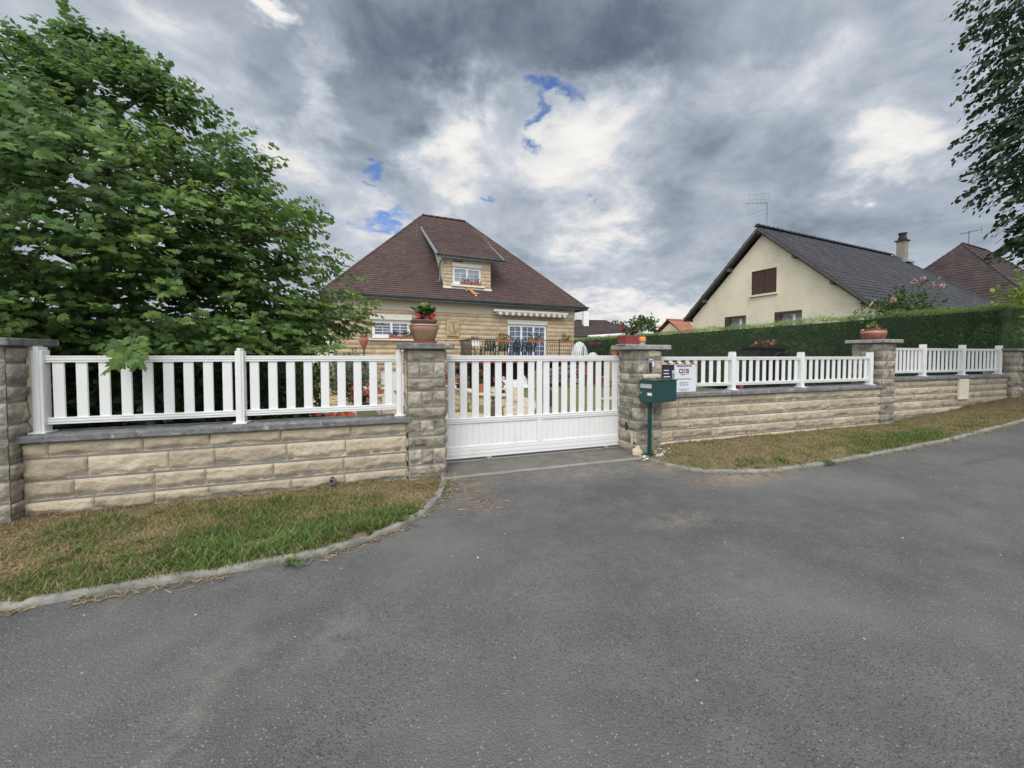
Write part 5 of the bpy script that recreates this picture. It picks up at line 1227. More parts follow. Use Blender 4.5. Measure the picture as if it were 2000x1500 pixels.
def sundial():
    t = thing('sundial', 'carved stone sundial plaque with slanting gnomon on the house front', 'sundial', hloc(5.53,-.06,2.63), HR)
    b = MB(); b.box(-.33,.33,-.07,.03,0,.84); b.build('plaque', M['sundial'], t, bevel=.03)
    for k in range(9):
        a = math.pi + math.pi*k/8; q = MB(); q.bar((math.cos(a)*.17,-.075,.42+math.sin(a)*.22),(math.cos(a)*.25,-.075,.42+math.sin(a)*.31),.018,.014,(0,1,0)); q.build('hour_mark', M['house_mortar'], t)
    q = MB(); q.box(-.2,.2,-.085,-.069,.70,.74); q.tube([(.26*math.cos(math.pi+math.pi*i/16),-.075,.42+.33*math.sin(math.pi+math.pi*i/16)) for i in range(17)], .012, 6); q.build('carved_scroll', M['house_mortar'], t)
    g = MB(); g.tube([(-.03,-.075,.66),(.09,-.16,.18)], .012, 6); g.tube([(.09,-.16,.18),(.09,-.07,.16)], .008, 5); g.build('gnomon', M['dark_iron'], t)
M['sundial'] = mat('carved stone', (.40,.31,.185), (.50,.39,.245), 5, .9, .3, 40)
sundial()
def cat():
    p = hloc(6.62, -.10, 4.86); t = thing('cat', 'ginger cat with white paws climbing the roof below the dormer', 'cat', p, HR)
    me = bpy.data.meshes.new('body'); V = [(0,0,0),(-.08,.085,.105),(-.19,.18,.215),(-.28,.24,.30),(-.33,.25,.335),
        (.09,-.10,-.02),(.16,-.16,-.06),(.24,-.17,-.05),(.33,-.16,-.08),   # hind hip, tail
        (.06,-.11,-.11),(.085,-.14,-.165),(-.06,-.08,-.09),(.13,-.06,-.10),(.15,-.12,-.16),
        (-.24,.11,.17),(-.31,.10,.14),(-.16,.22,.14),(-.17,.22,.08)]
    E = [(0,1),(1,2),(2,3),(3,4),(0,5),(5,6),(6,7),(7,8),(5,9),(9,10),(5,12),(12,13),(2,14),(14,15),(2,16),(16,17)]
    V = [(x, y-.03, z+.08) for x, y, z in V]
    me.from_pydata(V, E, []); o = bpy.data.objects.new('body', me); COL.objects.link(o); o.parent = t; me.materials.append(M['cat'])
    sk = o.modifiers.new('skin', 'SKIN'); rad = [.075,.075,.07,.055,.062,.08,.03,.024,.016,.045,.028,.02,.045,.028,.035,.026,.035,.026]
    for i, v in enumerate(me.skin_vertices[0].data): v.radius = (rad[i], rad[i])
    me.skin_vertices[0].data[0].use_root = True
    sb = o.modifiers.new('sub', 'SUBSURF'); sb.levels = 1; sb.render_levels = 2
    for sx in (-.05, .05):
        e = MB(); e.lathe([(.024,0),(.012,.03),(.001,.05)], 6, (-.335+sx*.5, .22+sx*.7, .465)); e.build('ear', M['cat'], t)
    for q in ((-.33,.07,.20),(-.17,.18,.14),(.09,-.19,-.09),(.155,-.16,-.09)):
        e = MB(); e.lathe([(.01,-.028),(.030,-.015),(.033,.005),(.02,.03)], 8, q); e.build('paw', M['white'], t, smooth=True)
    e = MB(); e.lathe([(.01,-.02),(.028,-.01),(.028,.01),(.01,.025)], 8, (-.40,.20,.40)); e.build('muzzle', M['white'], t, smooth=True)
cat()
def amphora():
    t = thing('amphora_stand', 'terracotta amphora with dark plant on a slim black post by the house', 'plant stand', (-.75, 19.2, -.05))
    p = MB(); p.tube([(0,0,0),(0,0,2.02)], .03, 8); p.tube([(0,0,.0),(0,0,1.15)], .06, 8); p.build('post', M['dark_iron'], t)
    b = MB(); b.lathe([(.02,1.92),(.05,1.96),(.13,2.14),(.20,2.32),(.21,2.40),(.15,2.45),(.17,2.47),(.15,2.48),(.01,2.46)], 18); b.build('amphora', M['terracotta'], t, smooth=True)
    puff('foliage', (0,0,2.56), (.12,.12,.11), 60, .08, M['petal_wine'], t)
amphora()
def chair():
    t = thing('garden_chair', 'first dark green plastic armchair from the table on the terrace', 'chair', hloc(7.0,-1.3,1.43), HR, 'dark green chairs on the terrace')
    s = MB(); s.box(-.25,.25,-.22,.24,.40,.435); s.build('seat', M['greenplastic'], t, bevel=.015)
    b = MB()
    for k in range(6): x = -.19+.076*k; b.bar((x,-.20,.43),(x*1.12,-.36,.97-.03*abs(k-2.5)**1.5*.4),.052,.018,(0,1,0))
    b.tube([(-.24,-.20,.43),(-.27,-.33,.85),(-.20,-.37,.97),(0,-.38,1.0),(.20,-.37,.97),(.27,-.33,.85),(.24,-.20,.43)], .022, 6); b.build('backrest', M['greenplastic'], t)
    for sx in (-1, 1):
        a = MB(); a.tube([(sx*.27,-.30,.68),(sx*.31,-.1,.67),(sx*.31,.18,.66),(sx*.29,.25,.62)], .025, 6); a.build('armrest', M['greenplastic'], t)
        for y0, y1, zt in ((-.20,-.30,.44),(.22,.28,.66)):
            l = MB(); l.tube([(sx*.25,y0,zt),(sx*.28,y1,0)], .024, 6); l.build('leg', M['greenplastic'], t)
    return t
c0 = chair()
for x, lab in ((7.78,'second dark green armchair from the table on the terrace'), (8.55,'third dark green armchair from the table, before the french door'), (9.3,'rightmost dark green armchair on the terrace')):
    copy_thing(c0, hloc(x,-1.3+random.uniform(-.08,.08),1.43), HR + random.uniform(-.1,.1), lab)
def bistro():
    t = thing('bistro_table', 'small dark metal table at the left end of the terrace', 'table', hloc(6.42,-1.45,1.43), HR)
    b = MB(); b.box(-.38,.38,-.25,.25,.66,.685); b.build('tabletop', M['offwhite'], t)
    for sx in (-1,1):
        l = MB(); l.tube([(sx*.3,-.2,.66),(sx*.1,0,.35),(sx*.3,.2,0)], .015, 6); l.tube([(sx*.3,.2,.66),(sx*.1,0,.35),(sx*.3,-.2,0)], .015, 6); l.build('leg', M['dark_iron'], t)
    window_box('white planter of dark red flowers on the terrace table', hloc(6.28,-1.45,2.117), .42, m='white', foliage='petal_wine', h=.24, ph=.13, n=80)
bistro()
def cover(label, p, r, h):
    t = thing('covered_lounger', label, 'garden cover', p, HR); b = MB(); V = []
    b.lathe([(r,0),(r*1.02,h*.3),(r*.85,h*.65),(r*.5,h*.9),(r*.1,h)], 18, sx=1.0, sy=.8); b.build('cover', M['tarp_white'], t, smooth=True)
    q = MB(); q.lathe([(r*1.03,.02),(r*1.05,.06),(r*1.0,.09)], 18, sx=1.0, sy=.8); q.build('hem', M['white'], t)
cover('taller pale cover beside the stair at the house corner', hloc(13.05,-.5,1.3), .55, 1.15); cover('low rounded pale cover right of the taller one', hloc(13.95,-.6,1.3), .42, .52)
def stair_pillar():
    t = thing('stone_pillar', 'small stone pillar right of the terrace carrying a dry potted plant', 'pillar', (12.35, 19.6, 0)); b = MB(); b.box(-.3,.3,-.3,.3,-.1,1.52); b.box(-.36,.36,-.36,.36,1.52,1.6); b.build('shaft', M['house_stone'], t)
    p = thing('potted_plant', 'dry brown plant in a small pot on the stone pillar', 'plant', (12.35,19.6,1.6)); b = MB(); b.lathe([(.13,0),(.2,.2),(.2,.24)], 14); b.build('pot', M['terracotta'], p); puff('foliage', (0,0,.32), (.24,.2,.14), 120, .1, M['dry_leaf'], p)
stair_pillar()

# ------------------------------------------------------------------ in the garden
def flank(label, P, top, seed, side):
    t = thing('retaining_wall', label, 'retaining wall'); s = MB(); s.raw = True; c = MB()
    for i, (a, b) in enumerate(zip(P, P[1:])):
        d = Vector((b[0]-a[0], b[1]-a[1], 0)); L = d.length; d.normalize(); n = Vector((d.y, -d.x, 0))*side
        cs = []; z = top-.06
        while z > -1.1: cs.append((z-.22, z)); z -= .22
        O = Vector((a[0], a[1], 0))
        if side < 0: stone(s, O, d, Z_, n, L, cs, .6, res=.09, out=.035, amp=.03, seed=seed+i)
        else: stone(s, O + d*L, -d, Z_, n, L, cs, .6, res=.09, out=.035, amp=.03, seed=seed+i)
        c.obox(O + d*L/2 - n*.10 + Vector((0,0,top-.03)), d*(L/2+.04), n*.20, Vector((0,0,.03)))
        s.obox(O + d*L/2 - n*.12 + Vector((0,0,top-.75)), d*L/2, n*.11, Vector((0,0,.68)), .3)
    s.build('stonework', M['house_stone'], t, smooth=True); c.build('coping', M['crazy_pale'], t); return t
M['crazy_pale'] = mat('pale coping', (.50,.45,.36), (.62,.57,.47), 4, .9, .3, 40)
flank('low stone wall with pale coping down the right side of the drive', [(3.02,13.4),(2.57,17.7),(2.42,20.3)], .36, 90, -1)
flank('low stone wall with pale coping left of the sunken drive', [(-.03,13.5),(-.83,19.3)], .36, 95, 1)
flank('curved planter wall at the corner of drive and path', [(3.95,12.55),(3.50,12.75),(3.12,13.2)], .36, 98, 1)
def pot(label, p, r, h, m='terracotta', plant=None, fl=None, ph=.3, name='flower_pot', pr=None, n=90):
    t = thing(name, label, 'flower pot', p); b = MB(); b.lathe([(r*.7,0),(r*.78,.02),(r,h*.8),(r*1.06,h*.82),(r*1.06,h),(r*.92,h),(r*.9,h*.9),(.01,h*.88)], 18); b.build('pot', M[m], t, smooth=False)
    if plant: puff('foliage', (0,0,h+ph*.6), ((pr or r),(pr or r),ph*.7), n, .09, M[plant], t, kind='oval')
    if fl:
        q = pr or r; flowers('flowers', [(random.uniform(-q,q), random.uniform(-q,q)*.8-.05, h+ph*random.uniform(.6,1.3)) for _ in range(fl[1])], fl[2], M[fl[0]], t, 20)
    return t
pot('terracotta pot with tall pink plant on the planter wall corner', (3.22,13.35,.36), .16, .30, plant='leaf', fl=('petal_pink',4,.06), ph=.55, pr=.10)
pot('dark pot with one bright pink geranium beside the path', (3.95,13.7,.0), .17, .38, m='black', plant='leaf_dark', fl=('petal_pink',3,.09), ph=.35)
pot('purple brown barrel pot on the lawn edge by the path', (5.0,11.85,0), .20, .50, m='plum', plant=None)
pot('orange terracotta pot at the far end of the path', (6.95,17.9,0), .24, .55, plant=None)
pot('brown pot stand with pink flowers near the terrace right end', (10.2,19.3,0), .26, .6, m='wood', fl=('petal_pink',8,.11), plant='leaf_dark', ph=.4)
window_box('red flower box of pink geraniums on the left drive wall', (-.20,13.9,.36), .5, foliage='leaf', fl=('petal_pink',7,.06), ph=.2, rot=R(10))
window_box('dark red flower box on the right drive wall behind the urn pier', (2.62,17.3,.36), .7, m='pot_red', foliage='leaf_dark', fl=('petal_red',9,.06), ph=.2, rot=R(-60))
window_box('dark pot box with pink trailing flowers on the right drive wall', (2.85,15.3,.36), .5, m='black', foliage='leaf_dark', fl=('petal_pink',6,.06), ph=.2, rot=R(-70))
def bush(name, label, cat_, p, r, n, size, m, fl=None, tones=(.2,.9), kind='oval', twigs=5, shell=.3, lump=.35, width=1.0, group=None):
    t = thing(name, label, cat_, p, 0, group); r = r if hasattr(r, '__len__') else (r,r,r)
    s = MB()
    for q in range(twigs): a = q*6.28/twigs+.4; s.tube([(0,0,-.05),(math.cos(a)*r[0]*.25,math.sin(a)*r[1]*.25,r[2]*.6),(math.cos(a)*r[0]*.55,math.sin(a)*r[1]*.55,r[2]*1.3)], [.03*r[2]+.006,.02*r[2]+.004,.004], 6)
    s.build('stem', M['bark'], t); puff('foliage', (0,0,r[2]*1.02), r, n, size, m, t, tones, kind, shell=shell, lump=lump, width=width)
    if fl:
        pts = []
        for _ in range(fl[1]):
            u = unit(1)[0]; u[1] = -abs(u[1]); pts.append((u[0]*r[0]*1.02, u[1]*r[1]*1.05, r[2]*(1.08+max(-.3,u[2])*1.0)))
        flowers('flowers', pts, fl[2], M[fl[0]], t, 22)
    return t
bush('lavender_bush', 'grey green rounded bush beside the left garden path', 'shrub', (-1.15,18.0,0), (.75,.7,.62), 1500, .16, M['leaf_grey'], kind='blade', shell=.5)
bush('lavender_bush', 'larger grey green bush against the left drive wall', 'shrub', (-1.35,20.0,0), (1.0,.6,.85), 1700, .17, M['leaf_grey'], kind='blade', shell=.5)
bush('geranium', 'pink geranium clump by the left path, nearer the gate', 'plant', (-.72,14.4,0), (.30,.3,.30), 260, .11, M['leaf'], fl=('petal_pink',7,.09))
bush('geranium', 'red geranium clump behind the pink one by the left path', 'plant', (-1.05,15.6,0), (.30,.3,.38), 260, .11, M['leaf_dark'], fl=('petal_red',6,.10))
bush('geranium', 'dark red flowers standing at the end of the left drive wall', 'plant', (-.72,18.6,.1), (.3,.3,.42), 240, .1, M['petal_wine'], fl=('petal_red',4,.08))
bush('flowering_shrub', 'dark shrub with small red flowers behind the fence middle post', 'shrub', (-2.9,8.6,0), (.7,.6,.45), 800, .10, M['leaf_dark'], fl=('petal_red',7,.035))
bush('flowering_plant', 'pink flowers seen between the slats right of the gate', 'plant', (6.9,6.35,.1), (.28,.25,.48), 240, .09, M['leaf_dark'], fl=('petal_pink',6,.05))
def tarp(name, label, c, rx, ry, h, m, seed, cat_='tarpaulin'):
    t = thing(name, label, cat_, c); n = 34; V = []; F = []
    for j in range(n+1):
        for i in range(n+1):
            x, y = -1+2*i/n, -1+2*j/n; q = noise.fractal((x*1.6+seed, y*1.6, seed), .8, 2.2, 5); e = max(0, 1-(max(abs(x),abs(y)))**3)
            V.append((x*rx*(1+.15*noise.noise((y*2,seed,0))), y*ry*(1+.15*noise.noise((x*2,seed,3))), max(.004, h*e*(.55+.75*q+.4*noise.noise((x*2.4,y*2.4,seed+5)))+.01)))
    for j in range(n):
        for i in range(n): F.append((j*(n+1)+i, j*(n+1)+i+1, (j+1)*(n+1)+i+1, (j+1)*(n+1)+i))
    b = MB(); b.add(V, F); o = b.build('sheet', M[m], t, smooth=True); sf = o.modifiers.new('solid', 'SOLIDIFY'); sf.thickness = .006; return t
tarp('orange_tarp', 'crumpled orange tarpaulin on the ground behind the left fence', (-1.15,10.4,.0), .62, .5, .42, 'tarp_orange', 3.3)
tarp('orange_tarp', 'smaller faded orange sheet left of the bright one', (-1.85,10.6,.0), .38, .35, .34, 'tarp_faded', 8.1)
tarp('pale_tarp', 'crumpled pale sheet lying under the terrace edge', (6.3,19.3,.0), .95, .5, .6, 'tarp_white', 5.5)
def planks():
    t = thing('plank_stack', 'slanting stack of grey planks under the terrace', 'planks', (8.3,19.2,0), R(4)); 
    for k in range(13):
        b = MB(); z = .10+.075*k; b.bar((-1.3+.06*random.random(),.12*random.uniform(-1,1),z*.72),(1.35+.2*random.random(),.15*random.uniform(-1,1),z+.15),.16,.035); b.v = b.v; b.build('plank', M['wood_grey'], t)
    for x in (-.9, 1.0):
        b = MB(); b.box(x, x+.2, -.25, .25, -.05, .12); b.build('block', M['concrete'], t)
    t = thing('crate', 'pale grey crate beside the plank stack', 'crate', (9.55,19.0,0), R(-5)); b = MB(); b.box(-.35,.35,-.25,.25,0,.32); b.box(-.38,.38,-.28,.28,.32,.36); b.build('body', M['wood_grey'], t); b = MB(); b.box(-.2,.2,-.262,-.25,.1,.2); b.build('hand_slot', M['black'], t)
planks()
def bench():
    t = thing('wooden_bench', 'red topped wooden bench on the lawn at the right', 'bench', (11.55,18.2,0), R(-4)); b = MB(); b.box(-.9,.9,-.25,.25,.48,.54); b.build('seat', M['terracotta'], t)
    for x in (-.75,.75):
        b = MB(); b.box(x-.09,x+.09,-.2,.2,0,.48); b.build('leg', M['wood'], t)
    b = MB(); b.box(-.75,.75,-.03,.03,.18,.26); b.build('stretcher', M['wood'], t)
    t = thing('wine_barrel', 'dark red brown barrel planter beside the bench', 'barrel', (10.0,14.9,0)); b = MB(); b.lathe([(.22,0),(.29,.35),(.30,.5),(.27,.75),(.22,.9),(.01,.88)], 18); b.build('staves', M['wood'], t)
    for z in (.2,.68): b = MB(); b.lathe([(.29,z),(.305,z+.03),(.29,z+.06)], 18); b.build('hoop', M['dark_iron'], t)
    t = thing('paving_slab', 'pale stone slab lying on the lawn', 'slab', (8.0,12.8,.0), R(20)); b = MB(); b.box(-.55,.55,-.3,.3,0,.06); b.build('slab', M['concrete'], t, bevel=.01)
bench()
for (x, y, h, lab) in ((2.98,10.9,.34,'taller log edging post at the path mouth'), (2.80,10.5,.26,'shorter log edging post at the path mouth'), (4.02,13.2,.34,'dark log post by the planter wall')):
    t = thing('log_post', lab, 'log'); t.location = (x, y, 0); b = MB(); b.lathe([(.10,0),(.105,h*.9),(.09,h),(.01,h+.01)], 12); b.build('log', M['bark'], t)
h = MB(); h.tube([(-1.9+.25*math.sin(k*.9), 13.2+.35*k, .03) for k in range(20)], .018, 6); h.tube([(-1.55+.3*math.sin(k*1.3+1), 14+.3*k, .03) for k in range(14)], .018, 6); tag(h.build('garden_hose', M['yellow'], smooth=True), 'yellow hose winding along the left garden path', 'hose')
def cart():
    t = thing('planter_cart', 'black planter cart with wheel and rusty plants seen over the right fence', 'cart', (12.1,9.95,.25)); b = MB(); b.add([(-.62,-.3,1.28),(.5,-.3,1.28),(.5,.3,1.28),(-.62,.3,1.28),(-.55,-.34,1.66),(.66,-.34,1.66),(.66,.34,1.66),(-.55,.34,1.66)], [(0,3,2,1),(0,1,5,4),(1,2,6,5),(2,3,7,6),(3,0,4,7),(4,5,6,7)]); b.box(-.6,.72,-.37,.37,1.60,1.68); b.build('box', M['black'], t)
    for y in (-.42,.42):
        w = MB(); w.tube([(.3+.45*math.cos(a*math.pi/14),y,1.02+.45*math.sin(a*math.pi/14)) for a in range(29)], .03, 6)
        for k in range(8): a = k*math.pi/4; w.tube([(.3,y,1.02),(.3+.43*math.cos(a),y,1.02+.43*math.sin(a))], .015, 5)
        w.build('wheel', M['dark_iron'], t)
    for x in (-.5,.45):
        l = MB(); l.box(x-.03,x+.03,-.25,.25,0,1.28); l.build('leg', M['black'], t)
    puff('foliage', (0,0,1.76), (.38,.25,.10), 160, .1, M['dry_leaf'], t)
cart()

# ------------------------------------------------------------------ trees and hedges
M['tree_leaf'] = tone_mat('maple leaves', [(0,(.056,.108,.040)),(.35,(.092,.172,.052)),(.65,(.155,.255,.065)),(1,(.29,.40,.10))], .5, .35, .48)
M['linden_leaf'] = tone_mat('linden leaves', [(0,(.026,.054,.030)),(.6,(.050,.090,.042)),(1,(.12,.15,.06))], .45, .4, .22)
M['thuja'] = tone_mat('thuja sprays', [(0,(.065,.12,.070)),(.5,(.14,.235,.11)),(.8,(.22,.32,.095)),(1,(.34,.43,.13))], .6, .25, .38)
M['thuja_core'] = mat('hedge inside', (.025,.045,.025), (.045,.07,.035), 4, .95)
def limb(mb, pts, r0, r1, n=9):
    k = len(pts); mb.tube(pts, [r0 + (r1-r0)*i/(k-1) for i in range(k)], n)
def spray_leaves(base, dirv, length, per, size, tone, droop=.25, rnd=random):
    # a twig carrying alternate leaves
    P, D, N, S, T = [], [], [], [], []; d = np.array(dirv)/np.linalg.norm(dirv); s = np.cross(d, (0,0,1)); s = s/max(1e-6, np.linalg.norm(s))
    for k in range(per):
        f = (k+.6)/per; q = np.array(base) + d*length*f - np.array([0,0,droop*length*f*f]); sg = 1 if k % 2 else -1
        a = d*(.55+.3*rnd.random()) + s*sg*rnd.uniform(.35,1.0) + np.array([0,0,rnd.uniform(-.95,.05)])
        P.append(q + s*sg*.02); D.append(a); N.append(np.array([0,0,.70]) + d*.65 + np.array([rnd.uniform(-.8,.8) for _ in range(3)])); S.append(size*rnd.uniform(.65,1.3)); T.append(min(1, max(0, tone + rnd.gauss(0,.15))))
    return P, D, N, S, T
def big_tree():
    C = Vector((-4.35, 8.75, 0)); t = thing('maple_tree', 'big bushy maple with lobed leaves overhanging the left fence', 'tree', C)
    def Rz(z):
        K = [(1.45,1.8),(1.7,3.1),(2.05,3.85),(2.9,3.85),(3.6,3.4),(4.4,2.8),(5.2,2.15),(5.8,1.55),(6.3,1.0),(6.7,.25)]
        if z <= K[0][0]: return K[0][1]
        for a, b in zip(K, K[1:]):
            if z <= b[0]: return a[1] + (b[1]-a[1])*(z-a[0])/(b[0]-a[0])
        return .1
    tr = MB(); limb(tr, [(0,0,-.1),(.03,.02,.8),(-.05,.06,1.9),(.0,.0,3.2),(-.12,.05,4.6),(-.1,.0,6.3)], .17, .025)
    rnd = random.Random(5)
    for k in range(26):
        z = .5 + 5.2*k/26; a = k*2.4+.5; L = Rz(z+.7)*rnd.uniform(.75,.95); up = .25+.5*z/6
        p = [(0,0,z)]; 
        for q in (.3,.6,1.0): p.append((math.cos(a+.2*q)*L*q, math.sin(a+.2*q)*L*q, z + L*up*q*(1-.25*q)))
        limb(tr, p, .07*(1-z/8), .012, 6)
    A = [[], [], [], [], []]; n = 0; tries = 0
    while n < 8600 and tries < 200000:
        tries += 1
        z = 1.5 + 5.2*rnd.random()**1.15; a = rnd.uniform(0, 6.283); rz = Rz(z)*(1 - (.52*max(0, -math.cos(a)) if z > 3.9 else 0))
        lump = 1 + .34*noise.noise((math.cos(a)*1.9, math.sin(a)*1.9, z*.9+3)) + .22*noise.noise((math.cos(a)*4, math.sin(a)*4, z*2.0))
        f = math.sqrt(rnd.uniform(.12, 1.0)); r = rz*f*lump
        if rnd.random() > min(1, (rz/4)**1.2 + .18): continue
        ca, sa = math.cos(a), math.sin(a)
        if sa > .55 and rnd.random() < .5: continue            # thinner on the far side
        p = (ca*r, sa*r*.86, z)
        tier = noise.noise((ca*r*.55, sa*r*.55, z*1.9+11)) + .5*noise.noise((ca*r*1.6, sa*r*1.6, z*2.6))
        if tier < (-.10 if z > 3.4 else -.26) and f > .5: continue
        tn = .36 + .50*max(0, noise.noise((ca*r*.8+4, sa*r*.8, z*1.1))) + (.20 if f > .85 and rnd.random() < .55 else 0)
        dv = (ca + rnd.uniform(-.5,.5), sa + rnd.uniform(-.5,.5), rnd.uniform(-.15,.45) + (.45 if z > 4.4 else 0))
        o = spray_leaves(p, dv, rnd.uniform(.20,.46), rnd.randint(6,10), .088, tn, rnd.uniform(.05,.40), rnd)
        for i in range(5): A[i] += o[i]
        n += 1
    # shoots that stand out of the outline
    tw = tr
    for (bx, by, bz, dx, dy, dz, L) in ((2.6,-1.2,3.0,1,-.2,.25,1.25),(2.9,-.9,2.3,1,-.1,.10,.9),(-.3,-.1,6.9,-.15,0,1,.55),(-1.1,-.2,6.2,-.6,0,.9,.6),(.8,-.3,6.0,.5,-.1,.9,.5),(1.5,-.5,5.0,.8,0,.7,.55),(2.0,-.6,4.2,1,-.1,.5,.6),(1.75,-3.0,1.85,.2,-1,-.3,.45),(.75,-2.9,1.95,-.1,-1,-.2,.45),(.55,-2.75,1.98,.1,-1,-.3,.5),(1.9,-3.35,1.85,.2,-.7,-.45,.5),(3.1,-1.6,1.75,.8,-.6,.05,.7)):
        b = Vector((bx,by,bz)); d = Vector((dx,dy,dz)).normalized(); e = b + d*L; h_ = Vector((0,0,max(.4,b.z-.5))); tw.tube([h_, h_.lerp(b, .6), b, b + d*L*.5, e], [.03,.02,.010,.007,.003], 5)
        for s_ in range(3):
            q = b + d*L*(.15+.3*s_)
            for sg in (-1, 1):
                o = spray_leaves(tuple(q), tuple(d + Vector((-d.y,d.x,.1))*sg*.6), L*.45, 6, .092, .55, .2, rnd)
                for i in range(5): A[i] += o[i]
        o = spray_leaves(tuple(e - d*.1), tuple(d), .2, 5, .11, .6, .1, rnd)
        for i in range(5): A[i] += o[i]
    tr.build('trunk', M['bark'], t, smooth=True)
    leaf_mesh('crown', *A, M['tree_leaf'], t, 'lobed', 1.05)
big_tree()
def street_tree():
    C = Vector((13.0, 3.36, .3)); t = thing('linden_tree', 'dark leafed street tree reaching in at the top right', 'tree', C); rnd = random.Random(9)
    tr = MB(); limb(tr, [(0,0,-.2),(.02,0,1.5),(0,.03,3.5),(.05,0,6),(0,0,9)], .13, .02)
    A = [[], [], [], [], []]
    for k in range(44):
        z = 3.0 + 6.4*k/44; a = k*2.4; rr = 1.75 if z > 5 else .9 + (z-3.0)*.42; rr *= rnd.uniform(.75, 1.1); p = [(0,0,z-.6)]
        for q in (.35,.7,1): p.append((math.cos(a)*rr*q, math.sin(a)*rr*q, z - .6 + .75*q - .35*q*q))
        limb(tr, p, .035, .006, 5)
    for _ in range(3600):
        z = rnd.uniform(3.45, 9.4); a = rnd.uniform(0, 6.283); rz = (1.75 if z > 5.2 else .95 + (z-2.9)*.35)*(1+.22*noise.noise((math.cos(a)*2, math.sin(a)*2, z*1.3)))
        f = math.sqrt(rnd.uniform(.1,1)); r = rz*f
        if noise.noise((math.cos(a)*r*1.4, math.sin(a)*r*1.4, z*1.5)) < -.22: continue
        o = spray_leaves((math.cos(a)*r, math.sin(a)*r, z), (math.cos(a)+rnd.uniform(-.6,.6), math.sin(a)+rnd.uniform(-.6,.6), rnd.uniform(-.3,.3)), rnd.uniform(.25,.5), rnd.randint(6,10), .105, .45, .5, rnd)
        for i in range(5): A[i] += o[i]
    for (z, a, L) in ((5.35,2.75,.75),(3.55,2.9,.55),(4.1,2.6,.5),(6.6,2.85,.6),(7.4,2.7,.6)):
        d = (math.cos(a), math.sin(a), -.05); b = (d[0]*1.2, d[1]*1.2, z); tr.tube([(d[0]*.6,d[1]*.6,z-.1), b, (b[0]+d[0]*L, b[1]+d[1]*L, z-.05)], [.012,.008,.003], 5)
        o = spray_leaves(b, d, L, 11, .10, .4, .25, rnd)
        for i in range(5): A[i] += o[i]
    tr.build('trunk', M['bark'], t, smooth=True); leaf_mesh('crown', *A, M['linden_leaf'], t, 'oval', 1.15)
street_tree()
def hedge(name, label, x0, x1, y0, y1, z0, z1, n, face, size, far=.05, seed=1):
    # clipped evergreen hedge: a dark inside and thousands of flat sprays over faces named in `face`
    t = thing(name, label, 'hedge', ((x0+x1)/2, y0, z0)); ox, oy, oz = (x0+x1)/2, y0, z0
    c = MB(); nx, ny = max(2, int((x1-x0)/.4)), max(2, int((y1-y0)/.4))
    c.box(x0-ox+.12, x1-ox-.12, .12, y1-y0-.12, -.1, z1-z0-.14); c.build('hedge_core', M['thuja_core'], t)
    rs = np.random.default_rng(seed); P = []; NN = []
    for f, share in face:
        k = int(n*share)
        if f in 'lr':
            yy = (rs.uniform(0, 1, k)**(1.9 if far else 1))*(y1-y0); zz = rs.uniform(0, z1-z0, k); xx = np.full(k, (x0 if f == 'l' else x1)-ox); nn = np.array([(-1 if f == 'l' else 1),0,0.])
        elif f in 'fb':
            xx = rs.uniform(x0-ox, x1-ox, k); zz = rs.uniform(0, z1-z0, k); yy = np.full(k, 0. if f == 'f' else y1-y0); nn = np.array([0,(-1 if f == 'f' else 1),0.])
        else:
            yy = (rs.uniform(0, 1, k)**(1.9 if far else 1))*(y1-y0); xx = rs.uniform(x0-ox, x1-ox, k); zz = np.full(k, z1-z0); nn = np.array([0,0,1.])
        q = np.stack([xx,yy,zz], 1); P.append(q); NN.append(np.tile(nn, (k,1)))
    P = np.concatenate(P); NN = np.concatenate(NN); k = len(P)
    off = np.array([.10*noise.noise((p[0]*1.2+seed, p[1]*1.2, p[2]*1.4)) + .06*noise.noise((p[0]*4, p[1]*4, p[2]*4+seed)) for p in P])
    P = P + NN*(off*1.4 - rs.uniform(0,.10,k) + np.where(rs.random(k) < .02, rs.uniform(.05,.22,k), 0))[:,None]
    D = NN*.75 + rs.normal(size=(k,3))*.42 + np.array([0,0,.55]); S = size*rs.uniform(.6,1.35,k)*(1 + far*P[:,1]); X = rs.normal(size=(k,3))
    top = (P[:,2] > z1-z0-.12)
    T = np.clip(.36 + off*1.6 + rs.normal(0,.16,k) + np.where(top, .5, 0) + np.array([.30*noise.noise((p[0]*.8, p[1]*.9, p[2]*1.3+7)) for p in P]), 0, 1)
    D /= np.linalg.norm(D, axis=1, keepdims=True); X = np.cross(D, X); X /= np.linalg.norm(X, axis=1, keepdims=True)
    # each spray: three narrow fingers
    V = []; F = []; TT = np.repeat(T, 3)
    loc = np.array([(-.06,0),(.06,0),(.02,1.0), (-.06,.15),(.02,.12),(-.42,.78), (.0,.12),(.07,.2),(.40,.72)])
    V = P[:,None,:] + S[:,None,None]*(loc[None,:,0:1]*X[:,None,:] + loc[None,:,1:2]*D[:,None,:]); F = (np.arange(k)[:,None]*9 + np.arange(9)[None,:]).reshape(k*3,3)
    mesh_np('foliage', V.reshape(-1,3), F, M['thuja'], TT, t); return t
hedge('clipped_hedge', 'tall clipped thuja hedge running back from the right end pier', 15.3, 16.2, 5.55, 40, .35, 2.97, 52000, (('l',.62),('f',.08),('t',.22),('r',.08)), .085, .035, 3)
hedge('clipped_hedge', 'dark clipped hedge deep in the shade beyond the big maple', -16, -2.2, 12.6, 13.6, -.1, 2.35, 16000, (('f',.7),('t',.2),('r',.1)), .13, 0, 6)
hedge('clipped_hedge', 'shady hedge left of the big maple near the end pier', -7.6, -6.8, 5.9, 12.5, -.1, 2.2, 9000, (('r',.6),('f',.2),('t',.2)), .11, 0, 8)
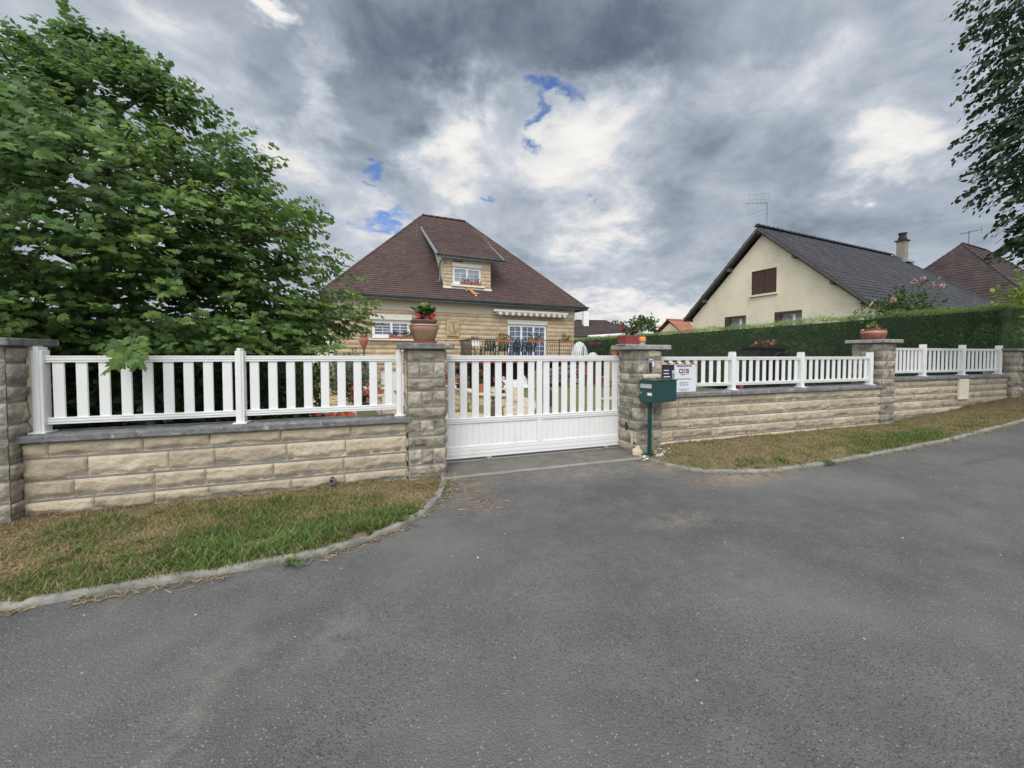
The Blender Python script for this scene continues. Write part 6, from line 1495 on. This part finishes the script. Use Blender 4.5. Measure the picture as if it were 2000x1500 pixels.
for i, (x, y, rx, rz, n, lab) in enumerate(((-3.1,6.9,.75,.62,1500,'dark leafy shrub under the maple behind the left fence bay'), (-4.6,7.1,.9,.80,1700,'dark shrub close to the left end pier under the maple'), (-1.5,7.5,.55,.42,800,'small dark shrub behind the fence middle post'), (-5.6,9.2,1.2,1.0,1600,'tall dark shrub deep under the maple'), (-3.3,10.4,1.2,.85,1600,'broad shrub behind the maple trunk'), (-2.0,12.2,.8,.8,900,'green shrub where the left path begins'), (-2.9,17.5,1.0,1.2,1200,'leafy shrub left of the garden path near the house'), (-4.1,21.5,1.3,1.6,1500,'tall green shrub at the left corner of the stone house'))):
    bush('garden_shrub', lab, 'shrub', (x, y, 0), (rx, rx*.8, rz), n, .12, M['leaf_dark'] if i < 5 else M['leaf'], tones=(.1,.8), shell=.2)
rb = bush('rose_bush', 'rose bush with pink roses standing above the hedge', 'shrub', (16.9,8.6,1.6), (1.25,.9,1.1), 2600, .12, M['leaf'], fl=None, shell=.2, lump=.6, twigs=9)
for p in ((-.77,-.70,2.40),(-.51,-.80,2.50),(-.22,-.90,2.31),(.11,-1.0,2.26),(-1.5,-.55,1.80)): flowers('bloom', [p], .065, M['petal_rose'], rb, 26)
blst = MB()
for p in ((-.77,-.70,2.40),(-.51,-.80,2.50),(-.22,-.90,2.31),(.11,-1.0,2.26),(-1.5,-.55,1.80)): blst.tube([(p[0]*.3,p[1]*.3,1.0),(p[0]*.8,p[1]*.8,p[2]-.4),p], .008, 5)
blst.build('flower_stem', M['stem'], rb)
bush('yellowing_shrub', 'yellow green shrub at the right edge beyond the hedge end', 'shrub', (17.0,5.85,1.1), (.95,.6,1.35), 1300, .15, M['leaf_lime'], shell=.2, lump=.5)
def far_tree(label, p, r, h, n, m, size, name='distant_tree', seed=0):
    t = thing(name, label, 'tree', p); tr = MB(); limb(tr, [(0,0,-1),(0,0,h*.4),(.1,0,h*.8)], .22, .05, 7); tr.build('trunk', M['bark'], t)
    puff('crown', (0,0,h-r*.95), (r,r,r*.95), n, size, m, t, (.3,.9), 'oval', shell=.35, lump=.35)
far_tree('rounded green tree above the white canopy, tallest of the far trees', (36.8,50.5,0), 2.3, 7.6, 1500, M['leaf'], .42)
far_tree('smaller green tree left of the rounded far tree', (33.2,52,0), 1.9, 6.6, 1000, M['leaf'], .42)
far_tree('dark far tree between the rounded tree and red roof', (41.2,50,0), 2.3, 6.4, 1000, M['leaf_dark'], .42)
far_tree('dark tree crown just behind the red roof', (45.5,50,0), 2.6, 7.4, 1200, M['leaf_dark'], .42)
far_tree('low dark tree behind the brown roofs', (30.2,56,0), 2.0, 5.9, 800, M['leaf_dark'], .42)
